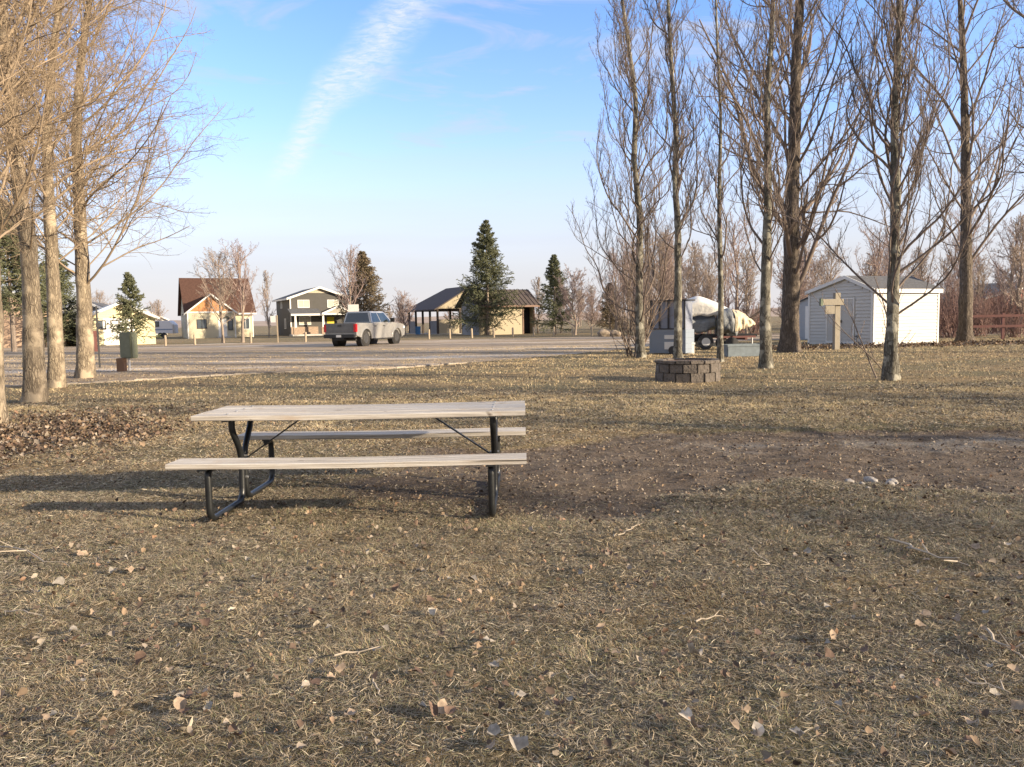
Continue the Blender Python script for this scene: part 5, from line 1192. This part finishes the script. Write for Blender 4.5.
        for yc in (ry, fy):
            t_ = MB(); xa, xb = sx*.66, sx*.96
            t_.tube([(xa, yc, wrad), (xa+sx*.04, yc, wrad), (xb-sx*.03, yc, wrad), (xb, yc, wrad)], [wrad-.05, wrad, wrad, wrad-.04], 28); wo = t_.build('wheel', M_tyre, root, smooth=True)
            r_ = MB(); r_.tube([(xb-sx*.05, yc, wrad), (xb+sx*.006, yc, wrad)], [.27, .26], 24)
            for k in range(6):
                a = k*math.pi/3; r_.add([(xb+sx*.012, yc+math.cos(a+s2)*rad, wrad+math.sin(a+s2)*rad) for s2, rad in ((-.5, .06), (-.12, .25), (.12, .25), (.5, .06))], [(0, 1, 2, 3)])
            r_.build('rim', M_rim, wo)
            fl = MB(); pts = [(sx*1.012, yc+(ar+.03)*math.cos(math.radians(a)), .42+(ar+.03)*math.sin(math.radians(a))) for a in range(0, 181, 15)]; fl.tube(pts, .022, 6); fl.build('fender_flare', M_paint, root)
            ws = MB(); ws.tube([(sx*.60, yc, .45), (sx*.925, yc, .45)], .54, 20); ws.build('wheel_well', M_black, root)
    un = MB(); un.box(-.72, .72, .4, 5.4, .34, .449); un.tube([(-.75, ry, .42), (.75, ry, .42)], .07, 8); un.build('chassis', M_black, root)
    sb = MB(); sb.box(.93, 1.03, 1.9, 4.1, .36, .41); sb.box(-1.03, -.93, 1.9, 4.1, .36, .41); sb.build('running_board', M_black, root)
pickup()

# ---------------------------------------------------------------- bollards
bs = [(165.6, 346, 'with shrubs behind it, farthest left'), (195, 345, 'left of the yellow house'), (251, 343, 'before the right end of the yellow house'), (305.6, 342, 'before the grey house'),
      (429, 339, 'just right of the pickup truck nose'), (450, 338.6, 'before the shelter half wall'), (472, 338, 'before the grey side of the restroom'), (494, 337.5, 'right beside the tall spruce trunk'), (513, 337, 'before the ochre restroom wall'),
      (534, 336.5, 'at the restroom doorway'), (554, 336.2, 'before the small spruce'), (573, 336, 'right of the small spruce'), (592, 335.8, 'nearest the boulder, farthest right')]
for i, (px, py, w_) in enumerate(bs):
    g = P(px, py); m_ = MB(); m_.tube([(0, 0, -.05), (0, 0, .74), (0, 0, .78)], [.085, .08, .05], 10)
    o = m_.build('wooden_bollard', M_postwood, smooth=True); o.location = (g[0], g[1], 0); o.rotation_euler = (rt.uniform(-.03, .03), rt.uniform(-.03, .03), i)
    tag(o, 'short wooden post along the far gravel edge, '+w_, 'bollard', 'wooden posts along the far gravel edge')

# ---------------------------------------------------------------- signs and box
def board_sign(px, py, H, pw, parts_, label, cat_, post_mat, r=.04, a=0.0):
    g = P(px, py); root = empty('sign_post', (g[0], g[1], 0), a); tag(root, label, cat_)
    p = MB(); p.box(-r, r, -r, r, -.05, H); p.build('post', post_mat, root, bevel=.004)
    for nm, (x0, x1, y0, y1, z0, z1), m_ in parts_: q = MB(); q.box(x0, x1, y0, y1, z0, z1); q.build(nm, m_, root, bevel=.004)
M_maroon = mat('maroon_panel', (.12, .04, .033), .6); M_post_y = mat('pine_post', (.28, .245, .19), .8, var=.2, stretch=(8, 8, 1)); M_green = mat('green_metal', (.15, .16, .105), .55, var=.15)
board_sign(100, 368, 2.15, .03, [('panel', (-.30, -.033, -.02, .02, .58, 1.30), M_maroon), ('cap', (-.05, .09, -.05, .05, 1.42, 1.56), M_dark)], 'dark metal post with a maroon side panel beside the last left tree', 'sign', M_dark, .03, .5)
# wooden camp sign
g = P(836, 349.5); root = empty('camp_sign', (g[0], g[1], 0), .15); tag(root, 'pale timber post with a blank crossboard and a small hanging board by the shed', 'sign')
s_ = g[1]/FPX
p = MB(); p.box(-.11, .11, -.09, .09, -.05, 2.22); p.build('post', M_post_y, root, bevel=.006)
p = MB(); p.box(-.68, .2, -.17, -.093, 1.74, 1.98); p.build('crossboard', M_post_y, root, bevel=.006)
p = MB(); p.box(-.56, -.16, -.15, -.115, 1.40, 1.72); p.build('hanging_board', M_post_y, root, bevel=.004)
p = MB(); p.box(-.78, -.682, -.19, -.07, 1.72, 2.0); p.build('end_cap', mat('green_cap', (.12, .15, .10), .7), root)
# green box on posts and brown bin
g = P(130, 371.5); root = empty('utility_box', (g[0], g[1], 0), -.35); tag(root, 'dark green metal box on two pale posts at the gravel edge', 'utility box')
p = MB(); p.box(-.24, .26, -.14, .14, .42, 1.24); p.build('box', M_green, root, bevel=.03)
p = MB(); p.box(-.09, .21, -.148, -.143, .55, 1.15); p.build('door', M_green, root)
for x in (-.14, .03): p = MB(); p.tube([(x, -.04, -.05), (x, -.04, .418)], .038, 10); p.build('leg', M_white, root)
g = P(121.5, 372); p = MB(); p.box(-.09, .13, -.12, .12, -.02, .44); o = p.build('brown_bin', mat('brown_metal', (.15, .085, .05), .7), bevel=.012); o.location = (g[0], g[1], 0); tag(o, 'small brown box standing left of the green metal box', 'bin')
# roadside signs
board_sign(278, 342.6, 2.1, .03, [('panel', (-.5, -.045, -.015, .015, 1.55, 2.05), M_white)], 'wooden post with a small white sign left of the grey house', 'sign', M_postwood, .04)
board_sign(354.5, 338, 3.0, .03, [('panel', (-.5, .5, -.06, -.045, 1.95, 3.1), M_white)], 'white square sign board above the truck bed', 'sign', M_postwood, .05)
# boulder
for px, py, sx, lab in ((606, 336.5, 1.35, 'tan boulder at the far gravel edge, larger of the two'), (615, 336.8, .95, 'tan boulder at the far gravel edge, smaller of the two')):
    g = P(px, py); inst('boulder', stone_mesh(px, 3), mat('boulder_tan', (.22, .175, .13), .9, var=.45, bump=.06, bscale=4), (g[0], g[1], .2), (0, 0, 1), (sx*1.1, sx*.8, sx*.95), lab, 'boulder', 'boulders at the far gravel edge')

# ---------------------------------------------------------------- planter
def planter():
    g = P(692, 382.5); R_ = .70; cy = g[1]+R_; root = empty('block_planter', (g[0]+.06, cy, 0), math.radians(5)); tag(root, 'low round planter of weathered stacked blocks around a slim poplar', 'planter')
    M_block = mat('block_wall', (.075, .064, .055), .95, col2=(.155, .13, .11), scale=9, bump=.03, bscale=22)
    w = MB(); n = 14; rs = random.Random(4)
    for row in range(3):
        z0 = (-.05, .19, .385)[row]; z1 = (.185, .381, .46)[row]
        for k in range(n):
            a0 = 2*math.pi*(k+.5*(row % 2))/n+.012; a1 = 2*math.pi*(k+1+.5*(row % 2))/n-.012; j_ = rs.uniform(-.015, .018)+(.012 if row == 2 else 0)
            q = [Vector((math.cos(a_), math.sin(a_), 0))*r_ for a_, r_ in ((a0, R_+j_), (a1, R_+j_+rs.uniform(-.012, .012)), (a1, R_-.16), (a0, R_-.16))]; dz = rs.uniform(-.008, .008)
            w.add([(p.x, p.y, z0) for p in q]+[(p.x, p.y, z1+dz) for p in q], [(3, 2, 1, 0), (4, 5, 6, 7), (0, 1, 5, 4), (1, 2, 6, 5), (2, 3, 7, 6), (3, 0, 4, 7)])
    w.build('wall', M_block, root, bevel=.012)
    s_ = MB(); pts = [(math.cos(2*math.pi*k/20)*(R_-.14), math.sin(2*math.pi*k/20)*(R_-.14)) for k in range(20)]; s_.prism(pts, 'z', -.05, .42); s_.build('soil', mat('soil', (.13, .075, .05), .95, var=.4, scale=20, bump=.02), root)
planter()

# ---------------------------------------------------------------- things parked behind the planter
M_tarp = mat('white_tarp', (.66, .64, .60), .55, var=.08, bump=.05, bscale=3); M_tarpg = mat('grey_tarp', (.17, .18, .19), .5, var=.25, bump=.06, bscale=3); M_tarpb = mat('beige_tarp', (.55, .46, .32), .6, var=.15, bump=.06, bscale=3)
def tarp(name, m_, parent, prof_fn, L_, n=26, k=20, seed=1, amp=.03):
    """draped sheet: sections along local x; prof_fn(t) gives half width, ridge height, hem height"""
    rng = np.random.default_rng(seed); V_ = []
    for i in range(n+1):
        t = i/n; hwid, top, hem = prof_fn(t)
        for j in range(k+1):
            s = j/k*2-1; c_ = abs(s)
            if c_ < .6: y = s/.6*hwid; z = top-(c_/.6)**1.7*(top-hem)*.35
            else: y = math.copysign(hwid+.04*(c_-.6), s); z = (top-(top-hem)*.35)-(c_-.6)/.4*(top-hem)*.65
            fold = amp*3.2*(float(N1.fbm(i*.33+seed*7, j*.4, 3))-.5)+amp*rng.standard_normal()*.15
            V_.append((t*L_, y+fold*(c_ > .55), z+fold*.5+.02*math.sin(i*.9)*(c_ > .95)))
    i_ = np.arange((n+1)*(k+1)).reshape(n+1, k+1); Q_ = np.stack([i_[:-1, :-1], i_[1:, :-1], i_[1:, 1:], i_[:-1, 1:]], -1).reshape(-1, 4)
    o = link(name, np_mesh(name, V_, Q_, smooth=True), m_, parent); md = o.modifiers.new('t', 'SOLIDIFY'); md.thickness = .012; return o
def storage_hut():
    g = P(650, 354); root = empty('storage_hut', (g[0], g[1], 0), -.66); tag(root, 'pale blue hut with dark-framed upper panels behind the leftmost poplar', 'hut')
    root.scale = (1, 1, .93)
    W = 1.45; mb_ = siding_mat('pale_blue_board', (.22, .26, .32), .22); m_ = MB(); m_.box(-.02, W+.02, 0, .75, .05, 1.0); m_.build('lower_body', mb_, root)
    m_ = MB(); m_.box(.03, W-.03, .04, .7, 1.002, 2.12); m_.build('upper_body', mat('pale_panel', (.21, .23, .29), .5, var=.08), root)
    f = MB()
    for x in (0, .37, .74, W-.05): f.box(x, x+.05, -.01, .037, 1.0, 2.14)
    f.box(0, W, -.008, .036, 1.0, 1.05); f.box(-.05, W+.05, -.03, .78, 2.142, 2.2); f.build('frame', M_dark, root)
    d = MB(); d.box(.62, 1.1, -.03, -.003, .62, .78); d.box(.62, 1.1, -.03, -.003, .2, .5); d.build('hatch', M_white, root)
    w = MB(); w.tube([(1.0, -.12, .17), (1.0, -.02, .17)], .17, 16); w.build('wheel', M_dark, root)
storage_hut()
def covered_boat():
    Y = 33.5; g = at(681, 340, Y); root = empty('covered_boat', (g[0], Y, 0), -.12); tag(root, 'boat on a trailer under a peaked white tarp behind the block planter', 'boat')
    L_ = 2.2
    hull = MB(); secs = []
    for i in range(9):
        t = i/8; hw = .78*(1-max(0, (t-.55)/.45)**2*.85); zb = .78+.25*max(0, t-.5); secs.append([(t*L_, -hw, 1.25), (t*L_, -hw*.8, zb+.12), (t*L_, 0, zb), (t*L_, hw*.8, zb+.12), (t*L_, hw, 1.25)])
    for s in secs: hull.v += s
    hull.f += [(i*5+j, i*5+j+1, (i+1)*5+j+1, (i+1)*5+j) for i in range(8) for j in range(4)]+[(0, 1, 2, 3, 4), (40, 41, 42, 43, 44)]+[(i*5, (i+1)*5, (i+1)*5+4, i*5+4) for i in range(8)]
    hull.build('hull', mat('hull_grey', (.22, .24, .22), .5), root)
    tarp('tarp', M_tarp, root, lambda t: (.80-.45*max(0, t-.6), 2.28-1.1*abs(t-.32)**1.3, 1.42), L_*1.0, seed=3, amp=.02)
    tarp('side_sheet', M_tarpg, root, lambda t: (.86-.3*max(0, t-.6), 1.46+.03*math.sin(t*9), 1.0-.3*math.sin(t*math.pi)), L_*.62, seed=4, amp=.04)
    f = MB(); f.box(-.1, L_+.9, -.6, -.52, .52, .62); f.box(-.1, L_+.9, .52, .6, .52, .62); f.box(L_*.4, L_*.46, -.8, .8, .42, .515); f.box(.1, .2, -.6, .6, .62, .76); f.box(1.5, 1.6, -.6, .6, .62, .8); f.build('trailer_frame', M_dark, root)
    for sy in (-1, 1): w = MB(); w.tube([(L_*.43, sy*.72, .32), (L_*.43, sy*.92, .32)], .32, 20); wo = w.build('wheel', M_dark, root, smooth=True); r_ = MB(); r_.tube([(L_*.43, sy*.8, .32), (L_*.43, sy*.93, .32)], .18, 16); r_.build('rim', M_white, wo)
    j = MB(); j.tube([(L_+.8, 0, 0), (L_+.8, 0, .6)], .035, 8); j.build('jack', M_bolt, root)
covered_boat()
def covered_cart():
    Y = 32; g = at(722, 340, Y); root = empty('covered_machine', (g[0], Y, 0), .1); tag(root, 'round bulky machine wrapped in grey and beige tarps right of the covered boat', 'covered machine')
    m_ = MB(); m_.tube([(.02, .5, 1.15), (.1, .5, 1.15), (.7, .5, 1.15), (.82, .5, 1.12)], [.3, .5, .5, .35], 24); m_.build('drum', M_tarpg, root, smooth=True)
    tarp('tarp', M_tarpg, root, lambda t: (.52*math.sin(.35+t*2.4)**.6, 1.25+.48*math.sin(.3+t*2.5), .72+.15*math.sin(t*7)), .85, seed=7, amp=.05).location = (0, .5, 0)
    tarp('beige_sheet', M_tarpb, root, lambda t: (.5-.2*t, 1.68-.55*t*t, .70+.35*t), .95, seed=8, amp=.06).location = (.55, .45, .0)
    f = MB(); f.box(-.2, 1.5, .1, .18, .48, .56); f.box(-.2, 1.5, .85, .93, .48, .56); f.box(1.0, 1.1, .0, 1.0, .4, .475); f.build('frame', M_maroon, root)
    for sy in (-.06, 1.06): w = MB(); w.tube([(.4, sy-.07, .26), (.4, sy+.07, .26)], .26, 18); w.build('wheel', M_dark, root, smooth=True)
covered_cart()
for px0, py, w_, h_, m_, lab in ((728, 357, 1.35, .42, mat('bluegrey_board', (.16, .19, .21), .8, var=.2), 'low blue-grey wooden crate left of the straight grey poplar'),
                                 (683, 354, .45, .42, M_white, 'white plastic tub on the ground behind the block planter')):
    g = P(px0, py); root = empty('crate' if w_ > 1 else 'plastic_tub', (g[0], g[1], 0), .12); tag(root, lab, 'crate' if w_ > 1 else 'tub')
    b_ = MB(); t_ = .03
    b_.box(0, w_, 0, t_, 0, h_); b_.box(0, w_, .6, .6+t_, 0, h_); b_.box(0, t_, t_, .6, 0, h_-.002); b_.box(w_-t_, w_, t_, .6, 0, h_-.002); b_.box(t_, w_-t_, t_, .6, 0, .03)
    b_.build('side', m_, root, bevel=.008); r_ = MB(); r_.box(-.02, w_+.02, -.02, -.002, h_-.07, h_); r_.build('rail', m_, root)
# red-brown rail fence at the right
fg = at(966, 325, 37.5); fe = empty('rail_fence', (fg[0], 37.5, 0), -.1); tag(fe, 'dark red wooden rail fence behind the shrubs at the right edge', 'fence')
for i in range(6): p = MB(); p.box(i*1.7-.06, i*1.7+.06, -.05, .05, -.05, 1.3); p.build('post', M_maroon, fe)
for z in (.6, 1.1): p = MB(); p.box(-.1, 8.6, -.085, -.052, z, z+.12); p.build('rail', M_maroon, fe)
fg = at(1000, 320, 120); simple_house('red_barn', 985, 322.5, 18, 10, 3.0, 5.0, .2, mat('barn_red', (.22, .09, .07), .8), M_roof_grey, 'low reddish barn in the distance at the right edge')

# ---------------------------------------------------------------- trees out of the picture whose shadows cross the lawn
tS = make_tree('poplar_tree', (17, 4), [(17, 4, 0), (17.1, 4, 4), (16.9, 4.1, 8), (17.1, 3.9, 12)], [.12, .09, .06, .03], dict(BROAD, n1=26, len=4.8, r1=.035, t0=.2, rmin=.006), 501, M_bark_grey, M_twig_grey, 'bare poplar out of view to the right whose shadow crosses the lawn', 'trees out of view beside the lawn')
for x, y, s_ in ((38, -9, 1.0), (27, 4.5, 1.1)):
    copy_tree(tS, (x, y, 0), x*1.7, s_, 'bare poplar out of view to the right whose shadow crosses the lawn', 'trees out of view beside the lawn')
